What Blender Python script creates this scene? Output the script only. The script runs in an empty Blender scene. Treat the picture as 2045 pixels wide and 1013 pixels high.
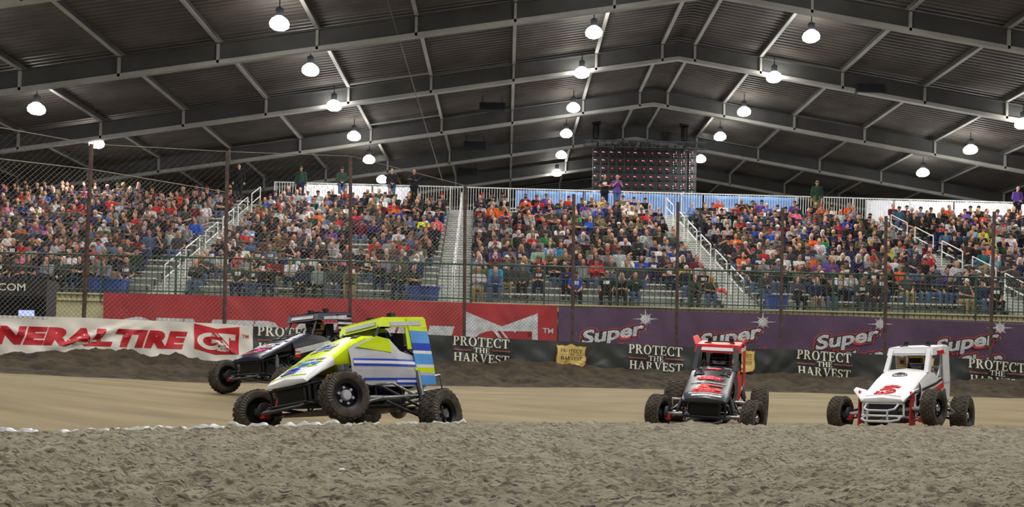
import bpy, bmesh, math, random
import numpy as np
from mathutils import Vector, Matrix

C = bpy.context.scene.collection
R = random.Random(7)
NR = np.random.RandomState(11)
PI = math.pi

# ---------------------------------------------------------------- camera, world, exposure
FPX, CX, CY, ROLL, CAMZ = 2000.0, 1008.0, 755.0, 0.022, 0.58
cam_d = bpy.data.cameras.new('camera'); cam = bpy.data.objects.new('camera', cam_d); C.objects.link(cam)
cam_d.sensor_width = 36.0; cam_d.lens = 36.0 * FPX / 2045.0
cam_d.shift_x = (1022.5 - CX) / 2045.0; cam_d.shift_y = (CY - 506.5) / 2045.0
cam_d.clip_start = 0.05; cam_d.clip_end = 400
cX = Vector((math.cos(ROLL), 0, math.sin(ROLL))); cU = Vector((-math.sin(ROLL), 0, math.cos(ROLL)))
cam.matrix_world = Matrix(((cX.x, cU.x, 0, 0), (0, 0, -1, 0), (cX.z, cU.z, 0, CAMZ), (0, 0, 0, 1)))
sc = bpy.context.scene
sc.camera = cam
sc.view_settings.view_transform = 'Standard'; sc.view_settings.look = 'None'
sc.view_settings.gamma = 1.0; sc.view_settings.exposure = 0.0
sc.cycles.use_denoising = True
sc.cycles.max_bounces = 6; sc.cycles.diffuse_bounces = 4
sc.cycles.sample_clamp_indirect = 6.0
LIGHT_W = 290.0          # watts of one high-bay lamp
w = bpy.data.worlds.new('hall_air'); sc.world = w; w.use_nodes = True
w.node_tree.nodes['Background'].inputs[0].default_value = (0.75, 0.8, 1.0, 1)
w.node_tree.nodes['Background'].inputs[1].default_value = 0.05

def U(px, py, Y):
    """the world point seen at pixel (px, py) at depth Y"""
    a = (px - CX) / FPX; b = -(py - CY) / FPX
    d = cX * a + cU * b + Vector((0, 1, 0))
    return Vector((0, 0, CAMZ)) + d * Y
def to_px(p):
    d = Vector(p) - Vector((0, 0, CAMZ))
    return CX + FPX * d.dot(cX) / d.y, CY - FPX * d.dot(cU) / d.y
def lerp_table(tab, x):
    xs = [t[0] for t in tab]
    return [float(np.interp(x, xs, [t[k] for t in tab])) for k in range(1, len(tab[0]))]

# ---------------------------------------------------------------- materials
def lin(c):
    out = []
    for v in c[:3]:
        v = v / 255.0
        out.append(v / 12.92 if v <= 0.04045 else ((v + 0.055) / 1.055) ** 2.4)
    return (*out, 1.0)
def pmat(name, rgb, rough=0.6, metal=0.0, var=0.12, scale=6.0, bump=0.0, bscale=30.0, rgb2=None, emit=0.0, spec=0.5, stretch=None):
    m = bpy.data.materials.new(name); m.use_nodes = True
    nt = m.node_tree; b = nt.nodes['Principled BSDF']
    b.inputs['Roughness'].default_value = rough; b.inputs['Metallic'].default_value = metal
    b.inputs['Specular IOR Level'].default_value = spec
    tc = nt.nodes.new('ShaderNodeTexCoord'); src = tc.outputs['Object']
    if stretch:
        mp = nt.nodes.new('ShaderNodeMapping'); mp.inputs['Scale'].default_value = stretch
        nt.links.new(src, mp.inputs['Vector']); src = mp.outputs['Vector']
    n = nt.nodes.new('ShaderNodeTexNoise'); n.inputs['Scale'].default_value = scale; n.inputs['Detail'].default_value = 6
    nt.links.new(src, n.inputs['Vector'])
    r = nt.nodes.new('ShaderNodeValToRGB')
    a = lin(rgb); c2 = lin(rgb2) if rgb2 else tuple(v * (1 - 2 * var) for v in a[:3]) + (1,)
    c1 = a if rgb2 else tuple(min(1, v * (1 + var)) for v in a[:3]) + (1,)
    r.color_ramp.elements[0].position = 0.35; r.color_ramp.elements[0].color = c2
    r.color_ramp.elements[1].position = 0.65; r.color_ramp.elements[1].color = c1
    nt.links.new(n.outputs['Fac'], r.inputs['Fac']); nt.links.new(r.outputs['Color'], b.inputs['Base Color'])
    if bump:
        n2 = nt.nodes.new('ShaderNodeTexNoise'); n2.inputs['Scale'].default_value = bscale; n2.inputs['Detail'].default_value = 8
        nt.links.new(src, n2.inputs['Vector'])
        bp = nt.nodes.new('ShaderNodeBump'); bp.inputs['Strength'].default_value = bump; bp.inputs['Distance'].default_value = 0.03
        nt.links.new(n2.outputs['Fac'], bp.inputs['Height']); nt.links.new(bp.outputs['Normal'], b.inputs['Normal'])
    if emit:
        nt.links.new(r.outputs['Color'], b.inputs['Emission Color']); b.inputs['Emission Strength'].default_value = emit
    return m
def tint_mat(name, rough=0.8, attr=None):
    """takes its colour from the object's own colour (or a colour attribute), with a slight weave"""
    m = bpy.data.materials.new(name); m.use_nodes = True
    nt = m.node_tree; b = nt.nodes['Principled BSDF']; b.inputs['Roughness'].default_value = rough
    b.inputs['Specular IOR Level'].default_value = 0.25
    if attr:
        s = nt.nodes.new('ShaderNodeAttribute'); s.attribute_name = attr; col = s.outputs['Color']
    else:
        s = nt.nodes.new('ShaderNodeObjectInfo'); col = s.outputs['Color']
    n = nt.nodes.new('ShaderNodeTexNoise'); n.inputs['Scale'].default_value = 9; n.inputs['Detail'].default_value = 4
    tc = nt.nodes.new('ShaderNodeTexCoord'); nt.links.new(tc.outputs['Object'], n.inputs['Vector'])
    mr = nt.nodes.new('ShaderNodeMapRange'); mr.inputs['From Min'].default_value = 0.3; mr.inputs['From Max'].default_value = 0.7
    mr.inputs['To Min'].default_value = 0.72; mr.inputs['To Max'].default_value = 1.1
    nt.links.new(n.outputs['Fac'], mr.inputs['Value'])
    mx = nt.nodes.new('ShaderNodeVectorMath'); mx.operation = 'SCALE'
    nt.links.new(col, mx.inputs[0]); nt.links.new(mr.outputs['Result'], mx.inputs['Scale'])
    nt.links.new(mx.outputs['Vector'], b.inputs['Base Color'])
    return m

M = {}
def mud_mat(name, base, mid, dark, fleck):
    """clay in three tones with dark drawn-out flecks thrown up by the tyres"""
    m = bpy.data.materials.new(name); m.use_nodes = True; nt = m.node_tree; b = nt.nodes['Principled BSDF']
    b.inputs['Roughness'].default_value = .8; b.inputs['Specular IOR Level'].default_value = .3
    tc = nt.nodes.new('ShaderNodeTexCoord')
    def noise(scale, stretch, detail, p0, p1, c0, c1):
        mp = nt.nodes.new('ShaderNodeMapping'); mp.inputs['Scale'].default_value = stretch; nt.links.new(tc.outputs['Object'], mp.inputs['Vector'])
        n = nt.nodes.new('ShaderNodeTexNoise'); n.inputs['Scale'].default_value = scale; n.inputs['Detail'].default_value = detail; n.inputs['Roughness'].default_value = .65
        nt.links.new(mp.outputs['Vector'], n.inputs['Vector'])
        r = nt.nodes.new('ShaderNodeValToRGB'); r.color_ramp.elements[0].position = p0; r.color_ramp.elements[1].position = p1
        r.color_ramp.elements[0].color = c0; r.color_ramp.elements[1].color = c1; nt.links.new(n.outputs['Fac'], r.inputs['Fac'])
        return n, r
    _, r1 = noise(1.6, (1, 1.4, 1), 7, .38, .62, lin(mid), lin(base))
    n2, r2 = noise(10, (.8, 1.7, 1), 8, .51, .58, (0, 0, 0, 1), (1, 1, 1, 1))
    n3, r3 = noise(24, (.55, 1.6, 1), 6, .545, .60, (0, 0, 0, 1), (1, 1, 1, 1))
    m1 = nt.nodes.new('ShaderNodeMixRGB'); nt.links.new(r2.outputs['Color'], m1.inputs['Fac']); nt.links.new(r1.outputs['Color'], m1.inputs['Color1']); m1.inputs['Color2'].default_value = lin(dark)
    m2 = nt.nodes.new('ShaderNodeMixRGB'); nt.links.new(r3.outputs['Color'], m2.inputs['Fac']); nt.links.new(m1.outputs['Color'], m2.inputs['Color1']); m2.inputs['Color2'].default_value = lin(fleck)
    nt.links.new(m2.outputs['Color'], b.inputs['Base Color'])
    bp = nt.nodes.new('ShaderNodeBump'); bp.inputs['Strength'].default_value = .9; bp.inputs['Distance'].default_value = .04
    nt.links.new(n2.outputs['Fac'], bp.inputs['Height']); nt.links.new(bp.outputs['Normal'], b.inputs['Normal'])
    return m
M['mud'] = mud_mat('infield_mud', (148, 143, 121), (126, 120, 97), (92, 80, 62), (56, 44, 38))
M['track'] = pmat('track_clay', (136, 121, 86), 0.8, rgb2=(112, 98, 68), scale=0.7, bump=0.3, bscale=10, stretch=(0.6, 2.2, 1))
M['berm'] = pmat('berm_dirt', (68, 57, 37), 0.95, rgb2=(38, 30, 19), scale=2.5, bump=0.9, bscale=9)
M['chalk'] = pmat('white_chalk', (242, 244, 246), 0.8, var=0.03)
M['concrete'] = pmat('barrier_concrete', (150, 148, 138), 0.9, bump=0.2)
M['ochre'] = pmat('ochre_wall_paint', (196, 190, 146), 0.85, var=0.08, scale=1.5, bump=0.1)
M['deck_floor'] = pmat('concrete_deck', (168, 168, 160), 0.85, var=0.1)
M['alu'] = pmat('bleacher_aluminium', (214, 216, 210), 0.5, 0.15, var=0.08, scale=3)
M['riser'] = pmat('riser_aluminium', (166, 170, 162), 0.6, 0.1, var=0.1, scale=3)
M['green'] = pmat('green_rail_paint', (34, 72, 52), 0.5, var=0.2)
M['whitemetal'] = pmat('white_rail_paint', (232, 232, 226), 0.45, var=0.05)
M['rust'] = pmat('rusty_post_steel', (96, 76, 66), 0.8, rgb2=(64, 52, 46), scale=8, bump=0.2)
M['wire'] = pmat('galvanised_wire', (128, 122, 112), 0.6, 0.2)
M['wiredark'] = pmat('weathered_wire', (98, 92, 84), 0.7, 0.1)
M['roofdeck'] = pmat('roof_deck_steel', (100, 94, 88), 0.6, var=0.15, scale=0.6)
M['girder'] = pmat('girder_paint', (92, 92, 90), 0.6, var=0.1, scale=0.8)
M['flange'] = pmat('flange_paint', (186, 184, 177), 0.55, var=0.08, scale=0.8)
M['endwall'] = pmat('end_wall_sheet', (70, 70, 80), 0.8)
M['black'] = pmat('black_plastic', (22, 23, 25), 0.55)
M['darkgrey'] = pmat('dark_grey_paint', (48, 50, 54), 0.5)
M['steel'] = pmat('bare_steel', (150, 152, 155), 0.3, 0.8)
M['chrome'] = pmat('polished_alloy', (205, 207, 210), 0.22, 0.9)
M['tyre'] = pmat('tyre_rubber', (86, 78, 66), 0.9, rgb2=(52, 48, 43), scale=9, bump=0.2)
M['tyremark'] = pmat('sidewall_marking', (150, 152, 150), 0.8, var=0.15)
M['rim'] = pmat('dark_rim', (26, 27, 29), 0.4, 0.3)
M['lime'] = pmat('lime_wrap', (222, 246, 12), 0.3, var=0.03)
M['white'] = pmat('white_wrap', (240, 241, 244), 0.3, var=0.03)
M['lightgrey'] = pmat('light_grey_wrap', (196, 197, 204), 0.35, var=0.04)
M['blue'] = pmat('blue_wrap', (30, 70, 200), 0.3, var=0.05)
M['sky'] = pmat('sky_blue_wrap', (92, 166, 240), 0.3, var=0.08, scale=4)
M['yellow'] = pmat('yellow_paint', (240, 206, 50), 0.3, var=0.05)
M['navy'] = pmat('navy_wrap', (38, 42, 70), 0.3, var=0.1)
M['red'] = pmat('red_wrap', (222, 36, 34), 0.3, var=0.05)
M['crimson'] = pmat('crimson_paint', (196, 30, 40), 0.4, var=0.06)
M['pinkred'] = pmat('fluorescent_red_wrap', (255, 92, 92), 0.35, var=0.05)
M['magenta'] = pmat('magenta_wrap', (255, 70, 160), 0.35, var=0.05)
M['charcoal'] = pmat('charcoal_wrap', (56, 60, 66), 0.3, var=0.1)
M['nearblack'] = pmat('black_wrap', (26, 27, 32), 0.28, var=0.1)
M['bannerwhite'] = pmat('white_vinyl', (234, 230, 218), 0.5, var=0.04, scale=2)
M['bannerred'] = pmat('red_vinyl', (198, 34, 44), 0.5, var=0.06, scale=2)
M['bannerredbig'] = pmat('red_mesh_vinyl', (170, 36, 42), 0.6, var=0.08, scale=1.2)
M['bannerpurple'] = pmat('purple_mesh_vinyl', (84, 58, 90), 0.6, var=0.1, scale=1.2)
M['bannerblack'] = pmat('black_vinyl', (62, 66, 64), 0.4, var=0.15, scale=1.5)
M['cream'] = pmat('cream_print', (238, 234, 214), 0.6, var=0.02)
M['silverprint'] = pmat('silver_print', (206, 208, 210), 0.6, var=0.12, scale=5)
M['dullred'] = pmat('dull_red_print', (150, 86, 80), 0.6, var=0.05)
M['tan'] = pmat('tan_print', (226, 196, 116), 0.6, var=0.06, scale=5)
M['brown'] = pmat('brown_print', (96, 62, 30), 0.6, var=0.05)
M['inkdark'] = pmat('dark_print', (40, 30, 38), 0.6, var=0.05)
M['inkred'] = pmat('red_outline_print', (214, 44, 50), 0.6, var=0.05)
M['tarpwhite'] = pmat('white_tarp', (244, 244, 248), 0.7, var=0.02)
def through(m, k):
    b = m.node_tree.nodes['Principled BSDF']; nt = m.node_tree; out = nt.nodes['Material Output']
    t = nt.nodes.new('ShaderNodeBsdfTranslucent'); mx = nt.nodes.new('ShaderNodeMixShader'); mx.inputs[0].default_value = k
    nt.links.new(b.inputs['Base Color'].links[0].from_socket, t.inputs['Color']); nt.links.new(b.outputs[0], mx.inputs[1]); nt.links.new(t.outputs[0], mx.inputs[2]); nt.links.new(mx.outputs[0], out.inputs[0])
through(M['tarpwhite'], .5)
M['tarpblue'] = pmat('blue_tarp', (140, 184, 232), 0.7, var=0.08, scale=1.0); through(M['tarpblue'], .35)
M['binblue'] = pmat('blue_bin_plastic', (58, 84, 168), 0.5, var=0.06)
M['chairgreen'] = pmat('dark_green_plastic', (34, 58, 52), 0.5)
M['skin'] = tint_mat('skin', 0.6); M['cloth'] = tint_mat('clothing', 0.85); M['hairm'] = tint_mat('hair_and_hats', 0.8)
M['crowdm'] = tint_mat('crowd_colours', 0.85, 'Col')
M['eye'] = pmat('eye_dark', (40, 30, 26), 0.4); M['lip'] = pmat('lips', (150, 84, 76), 0.6)
M['print'] = pmat('shirt_print', (214, 214, 210), 0.8)
M['visor'] = pmat('helmet_visor', (18, 20, 26), 0.12, spec=0.8)
M['lampglow'] = pmat('lamp_glow', (255, 252, 248), 0.5, var=0.0, emit=26.0)
M['ledred'] = pmat('red_indicator', (255, 40, 40), 0.4, var=0.0, emit=1.4)
M['ledwhite'] = pmat('white_indicator', (230, 240, 255), 0.4, var=0.0, emit=.6)
M['screenlit'] = pmat('lit_screen', (178, 190, 255), 0.4, var=0.02, emit=0.9)
M['screenoff'] = pmat('unlit_screen', (20, 22, 24), 0.15)
M['suit'] = pmat('race_suit', (60, 70, 150), 0.8, rgb2=(30, 34, 70), scale=7)

# ---------------------------------------------------------------- mesh helpers
class MB:
    def __init__(s): s.v = []; s.f = []; s.m = []
    def quad(s, pts, m=0):
        n = len(s.v); s.v += [tuple(p) for p in pts]; s.f.append(tuple(range(n, n + len(pts)))); s.m.append(m)
    def box(s, c, d, m=0, mat=None):
        n = len(s.v); x, y, z = d[0] / 2, d[1] / 2, d[2] / 2
        for q in ((-x,-y,-z),(x,-y,-z),(x,y,-z),(-x,y,-z),(-x,-y,z),(x,-y,z),(x,y,z),(-x,y,z)):
            p = Vector(q)
            if mat is not None: p = mat @ p
            s.v.append((p.x + c[0], p.y + c[1], p.z + c[2]))
        for a in ((0,3,2,1),(4,5,6,7),(0,1,5,4),(1,2,6,5),(2,3,7,6),(3,0,4,7)):
            s.f.append(tuple(n + i for i in a)); s.m.append(m)
    def tube(s, pts, r, m=0, n=8, caps=True, closed=False):
        pts = [Vector(p) for p in pts]; k = len(pts)
        rs = r if isinstance(r, (list, tuple)) else [r] * k
        base = len(s.v); up = None
        for i, p in enumerate(pts):
            if closed: t = pts[(i + 1) % k] - pts[i - 1]
            else: t = pts[min(i + 1, k - 1)] - pts[max(i - 1, 0)]
            t.normalize()
            if up is None:
                up = Vector((0, 0, 1)) if abs(t.z) < 0.9 else Vector((0, 1, 0))
            a = t.cross(up)
            if a.length < 1e-6: a = t.cross(Vector((1, 0.3, 0)))
            a.normalize(); b = a.cross(t); up = b
            for j in range(n):
                q = p + (a * math.cos(2 * PI * j / n) + b * math.sin(2 * PI * j / n)) * rs[i]
                s.v.append(tuple(q))
        for i in range(k if closed else k - 1):
            i2 = (i + 1) % k
            for j in range(n):
                s.f.append((base + i * n + j, base + i * n + (j + 1) % n, base + i2 * n + (j + 1) % n, base + i2 * n + j)); s.m.append(m)
        if caps and not closed:
            s.f.append(tuple(base + j for j in reversed(range(n)))); s.m.append(m)
            s.f.append(tuple(base + (k - 1) * n + j for j in range(n))); s.m.append(m)
    def lathe(s, prof, n=24, m=0, mat=None, mats=None, close=False):
        """prof: (radius, height) pairs turned about local z, placed by mat"""
        base = len(s.v); k = len(prof)
        for (r, h) in prof:
            for j in range(n):
                a = 2 * PI * j / n
                p = Vector((r * math.cos(a), r * math.sin(a), h))
                if mat is not None: p = mat @ p
                s.v.append(tuple(p))
        for i in range(k if close else k - 1):
            i2 = (i + 1) % k
            for j in range(n):
                s.f.append((base + i * n + j, base + i * n + (j + 1) % n, base + i2 * n + (j + 1) % n, base + i2 * n + j))
                s.m.append(mats[i] if mats else m)
    def ell(s, c, r, m=0, nu=12, nv=8, mat=None):
        prof = []
        base = len(s.v)
        for i in range(nv + 1):
            t = PI * i / nv
            for j in range(nu):
                a = 2 * PI * j / nu
                p = Vector((r[0] * math.sin(t) * math.cos(a), r[1] * math.sin(t) * math.sin(a), -r[2] * math.cos(t)))
                if mat is not None: p = mat @ p
                s.v.append((p.x + c[0], p.y + c[1], p.z + c[2]))
        for i in range(nv):
            for j in range(nu):
                s.f.append((base + i * nu + j, base + i * nu + (j + 1) % nu, base + (i + 1) * nu + (j + 1) % nu, base + (i + 1) * nu + j)); s.m.append(m)
    def cap(s, a, b, ra, rb, m=0, n=10):
        """closed capsule from a to b, tapering from ra to rb"""
        a = Vector(a); b = Vector(b); t = (b - a)
        if t.length < 1e-6: s.ell(a, (ra, ra, ra), m, n, 6); return
        t.normalize(); pts = []; rs = []
        for th in (-1.45, -0.9, -0.4): pts.append(a + t * ra * math.sin(th)); rs.append(ra * math.cos(th))
        for th in (0.0,): pts.append(a); rs.append(ra)
        pts.append(b); rs.append(rb)
        for th in (0.4, 0.9, 1.45): pts.append(b + t * rb * math.sin(th)); rs.append(rb * math.cos(th))
        s.tube(pts, rs, m, n)
    def loft(s, secs, m=0, cap=True, mats=None):
        n = len(secs[0]); base = len(s.v)
        for sec in secs: s.v += [tuple(p) for p in sec]
        for i in range(len(secs) - 1):
            for j in range(n):
                s.f.append((base + i * n + j, base + i * n + (j + 1) % n, base + (i + 1) * n + (j + 1) % n, base + (i + 1) * n + j))
                s.m.append(mats[i] if mats else m)
        if cap:
            s.f.append(tuple(base + j for j in reversed(range(n)))); s.m.append(mats[0] if mats else m)
            s.f.append(tuple(base + (len(secs) - 1) * n + j for j in range(n))); s.m.append(mats[-1] if mats else m)
    def plate(s, pts, thick, nrm, m=0):
        """a flat outline given thickness along nrm"""
        nrm = Vector(nrm).normalized() * thick
        k = len(pts); base = len(s.v)
        s.v += [tuple(Vector(p)) for p in pts] + [tuple(Vector(p) + nrm) for p in pts]
        s.f.append(tuple(base + i for i in reversed(range(k)))); s.m.append(m)
        s.f.append(tuple(base + k + i for i in range(k))); s.m.append(m)
        for i in range(k):
            j = (i + 1) % k
            s.f.append((base + i, base + j, base + k + j, base + k + i)); s.m.append(m)
    def xf(s, mat):
        s.v = [tuple(mat @ Vector(p)) for p in s.v]; return s
    def mesh(s, name, mats, smooth=None):
        me = bpy.data.meshes.new(name)
        me.from_pydata(s.v, [], s.f)
        if not isinstance(mats, (list, tuple)): mats = [mats]
        for q in mats: me.materials.append(M[q] if isinstance(q, str) else q)
        if len(mats) > 1: me.polygons.foreach_set('material_index', s.m)
        bm = bmesh.new(); bm.from_mesh(me); bmesh.ops.recalc_face_normals(bm, faces=bm.faces) if len(s.f) < 60000 else None
        bm.to_mesh(me); bm.free()
        if smooth:
            me.shade_smooth(); me.set_sharp_from_angle(angle=math.radians(smooth))
        me.update(); return me
    def build(s, name, mats, parent=None, smooth=None, loc=None):
        return link(name, s.mesh(name, mats, smooth), parent, loc)
def link(name, data, parent=None, loc=None):
    o = bpy.data.objects.new(name, data); C.objects.link(o)
    if parent is not None: o.parent = parent
    if loc is not None: o.location = loc
    return o
def tag(o, label=None, cat=None, group=None, kind=None):
    if label: o['label'] = label
    if cat: o['category'] = cat
    if group: o['group'] = group
    if kind: o['kind'] = kind
    return o
def empty(name, loc=(0, 0, 0), label=None, cat=None, group=None, rz=0.0):
    o = bpy.data.objects.new(name, None); C.objects.link(o); o.location = loc; o.rotation_euler = (0, 0, rz)
    o.empty_display_size = 0.2
    return tag(o, label, cat, group)
def copy_tree(o, parent=None):
    c = o.copy(); C.objects.link(c)
    if parent is not None: c.parent = parent
    for ch in list(o.children): copy_tree(ch, c)
    return c
def finish(mb, name, voxel, smooth_it=4, mats=('skin',), fac=0.5):
    """fuses the pieces of mb into one continuous skin"""
    me = mb.mesh(name, list(mats)); o = bpy.data.objects.new(name, me); C.objects.link(o)
    a = o.modifiers.new('r', 'REMESH'); a.mode = 'VOXEL'; a.voxel_size = voxel; a.use_smooth_shade = True
    b = o.modifiers.new('s', 'SMOOTH'); b.iterations = smooth_it; b.factor = fac
    dg = bpy.context.evaluated_depsgraph_get(); dg.update()
    out = bpy.data.meshes.new_from_object(o.evaluated_get(dg), depsgraph=dg); out.name = name
    bpy.data.objects.remove(o); bpy.data.meshes.remove(me)
    out.materials.clear()
    for q in mats: out.materials.append(M[q])
    out.shade_smooth()
    return out
# value noise for the dirt
_T = NR.rand(64, 64)
def vnoise(x, y):
    x = np.asarray(x, float); y = np.asarray(y, float)
    xi = np.floor(x).astype(int); yi = np.floor(y).astype(int); fx = x - xi; fy = y - yi
    fx = fx * fx * (3 - 2 * fx); fy = fy * fy * (3 - 2 * fy)
    a = _T[xi % 64, yi % 64]; b = _T[(xi + 1) % 64, yi % 64]; c = _T[xi % 64, (yi + 1) % 64]; d = _T[(xi + 1) % 64, (yi + 1) % 64]
    return (a * (1 - fx) + b * fx) * (1 - fy) + (c * (1 - fx) + d * fx) * fy
def grid_mesh(name, P, mats, smooth=True, midx=None):
    """P: rows x cols x 3 array"""
    r, c, _ = P.shape
    me = bpy.data.meshes.new(name)
    idx = np.arange(r * c).reshape(r, c)
    f = np.stack([idx[:-1, :-1], idx[:-1, 1:], idx[1:, 1:], idx[1:, :-1]], -1).reshape(-1, 4)
    me.from_pydata(P.reshape(-1, 3).tolist(), [], f.tolist())
    for q in mats: me.materials.append(M[q])
    if midx is not None: me.polygons.foreach_set('material_index', midx.reshape(-1).astype(np.int32))
    if smooth: me.shade_smooth()
    return me

# ---------------------------------------------------------------- lettering as flat convex pieces
def text_polys(body, shear=0.0, offset=0.0, space=1.0, res=3):
    cu = bpy.data.curves.new('t', 'FONT'); cu.body = body; cu.size = 1.0; cu.shear = shear; cu.offset = offset
    cu.space_character = space; cu.resolution_u = res; cu.fill_mode = 'FRONT'
    o = bpy.data.objects.new('t', cu); C.objects.link(o)
    dg = bpy.context.evaluated_depsgraph_get(); dg.update()
    me = bpy.data.meshes.new_from_object(o.evaluated_get(dg), depsgraph=dg)
    me.calc_loop_triangles()
    out = [[(me.vertices[i].co.x, me.vertices[i].co.y) for i in t.vertices] for t in me.loop_triangles]
    bpy.data.objects.remove(o); bpy.data.curves.remove(cu); bpy.data.meshes.remove(me)
    return out
def bounds(ps):
    xs = [p[0] for q in ps for p in q]; ys = [p[1] for q in ps for p in q]
    return min(xs), min(ys), max(xs), max(ys)
def fit(ps, x0, y0, x1, y1, ref=None):
    a, b, c, d = ref or bounds(ps)
    return [[(x0 + (p[0] - a) / (c - a) * (x1 - x0), y0 + (p[1] - b) / (d - b) * (y1 - y0)) for p in q] for q in ps]
def rect(x0, y0, x1, y1): return [(x0, y0), (x1, y0), (x1, y1), (x0, y1)]
def arc(cx, cy, rx, ry, ix, iy, a0, a1, n=14):
    out = []
    for i in range(n):
        t0 = math.radians(a0 + (a1 - a0) * i / n); t1 = math.radians(a0 + (a1 - a0) * (i + 1) / n)
        out.append([(cx + rx * math.cos(t0), cy + ry * math.sin(t0)), (cx + rx * math.cos(t1), cy + ry * math.sin(t1)),
                    (cx + ix * math.cos(t1), cy + iy * math.sin(t1)), (cx + ix * math.cos(t0), cy + iy * math.sin(t0))])
    return out
def _stem(x, w=0.17): return [rect(x, 0, x + w, 1), rect(x - 0.07, 0, x + w + 0.07, 0.07), rect(x - 0.07, 0.93, x + w + 0.07, 1)]
def _glyph(ch):
    if ch == 'P': return _stem(.08) + arc(.3, .72, .3, .28, .13, .21, -90, 90) + [rect(.2, .44, .31, .51), rect(.2, .93, .31, 1)], .64
    if ch == 'R': return _stem(.08) + arc(.3, .74, .29, .26, .12, .19, -90, 90) + [rect(.2, .48, .31, .55), rect(.2, .93, .31, 1), [(.3, .5), (.47, .5), (.74, 0), (.56, 0)], rect(.52, 0, .8, .06)], .8
    if ch == 'O': return arc(.4, .5, .4, .52, .22, .45, 0, 360, 24), .84
    if ch == 'T': return _stem(.29, .17) + [rect(.0, .91, .75, 1), rect(0, .72, .07, 1), rect(.68, .72, .75, 1)], .77
    if ch == 'E': return _stem(.08) + [rect(.2, 0, .62, .08), rect(.2, .92, .6, 1), rect(.2, .47, .48, .55), rect(.56, 0, .63, .26), rect(.54, .76, .61, 1), rect(.43, .38, .48, .64)], .68
    if ch == 'C': return arc(.42, .5, .42, .52, .24, .45, 48, 312, 22) + [rect(.62, .7, .7, 1.0), rect(.62, 0.0, .7, .26)], .76
    if ch == 'H': return _stem(.08) + _stem(.58) + [rect(.2, .46, .6, .55)], .86
    if ch == 'A': return [[(.1, 0), (.17, 0), (.43, 1), (.36, 1)], [(.56, 0), (.76, 0), (.48, 1), (.34, 1)], rect(.2, .28, .62, .36), rect(.0, 0, .26, .06), rect(.48, 0, .84, .06)], .86
    if ch == 'V': return [[(.36, 0), (.48, 0), (.28, 1), (.08, 1)], [(.38, 0), (.46, 0), (.74, 1), (.66, 1)], rect(.0, .94, .36, 1), rect(.56, .94, .84, 1)], .84
    if ch == 'S': return arc(.3, .74, .28, .27, .12, .19, 30, 270, 12) + arc(.3, .27, .29, .28, .12, .19, -150, 90, 12) + [rect(.5, .74, .56, .98), rect(.02, .02, .08, .3)], .62
    return [], .4
def serif(word, gap=.05):
    out = []; x = 0
    for ch in word:
        g, wd = _glyph(ch)
        out += [[(p[0] + x, p[1]) for p in q] for q in g]; x += wd + gap
    return out
def _clip(poly, axis, val, keep_less):
    out = []
    for i in range(len(poly)):
        a = poly[i]; b = poly[(i + 1) % len(poly)]
        ia = (a[axis] <= val) == keep_less or a[axis] == val; ib = (b[axis] <= val) == keep_less or b[axis] == val
        if ia: out.append(a)
        if ia != ib:
            t = (val - a[axis]) / (b[axis] - a[axis])
            out.append((a[0] + t * (b[0] - a[0]), a[1] + t * (b[1] - a[1])))
    return out
def clip_rect(ps, x0, y0, x1, y1):
    out = []
    for q in ps:
        for ax, v, less in ((0, x0, False), (0, x1, True), (1, y0, False), (1, y1, True)):
            q = _clip(q, ax, v, less)
            if len(q) < 3: break
        if len(q) >= 3: out.append(q)
    return out
def dice(ps, sx, sy):
    """cut pieces to a grid so that they can follow a rippled sheet"""
    out = []
    for q in ps:
        a, b, c, d = bounds([q])
        for i in range(math.floor(a / sx), math.floor(c / sx) + 1):
            q1 = clip_rect([q], i * sx, -1e9, (i + 1) * sx, 1e9)
            if not q1: continue
            for j in range(math.floor(b / sy), math.floor(d / sy) + 1):
                out += clip_rect(q1, -1e9, j * sy, 1e9, (j + 1) * sy)
    return out
# ================================================================ LARGE STRUCTURE
# ---- control tables: pixel column -> where it stands
EDGE = [(-700, 900, 4.6), (-400, 880, 6.3), (0, 864, 8.3), (200, 859, 9.0), (500, 851, 10.0), (700, 847, 10.5), (900, 842, 11.6), (1200, 843, 12.7), (1500, 847, 13.2), (1750, 849, 13.6), (2045, 853, 14.2), (2500, 860, 15.2), (2800, 866, 15.6)]
WALL = [(-700, 12.5, 590), (-400, 17.0, 612), (-150, 20.0, 625), (0, 21.6, 631), (170, 23.0, 636), (445, 25.2, 648), (505, 25.7, 653), (698, 27.0, 662), (905, 28.2, 672), (1110, 28.5, 682),
        (1362, 28.7, 693), (1504, 28.9, 697), (1590, 29.0, 699.5), (1763, 29.2, 709.5), (1897, 29.4, 716), (2045, 29.6, 721), (2500, 30.3, 740), (2800, 30.8, 752)]
FOOT = [(-700, 735), (0, 745), (200, 755), (400, 765), (1000, 773), (1250, 776), (1600, 785), (2045, 796), (2500, 806), (2800, 812)]
CREST = [(-700, 690), (0, 704), (60, 700), (110, 697), (160, 695), (225, 692), (262, 693), (288, 709), (320, 704), (350, 702), (385, 712), (420, 714), (480, 716), (600, 716), (780, 715), (870, 715),
         (950, 719), (985, 723), (1025, 714), (1060, 719), (1110, 719), (1180, 727), (1260, 734), (1300, 731), (1325, 740), (1360, 737), (1430, 741), (1500, 744), (1560, 739), (1650, 748), (1740, 750),
         (1830, 753), (1900, 756), (1960, 752), (2045, 754), (2500, 768), (2800, 775)]
def edge_pt(px): py, Y = lerp_table(EDGE, px); return U(px, py, Y)
def wall_top(px): Y, py = lerp_table(WALL, px); return U(px, py, Y)
def foot_pt(px): Y = lerp_table(WALL, px)[0] - 3.0; return U(px, lerp_table(FOOT, px)[0], Y)
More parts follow.
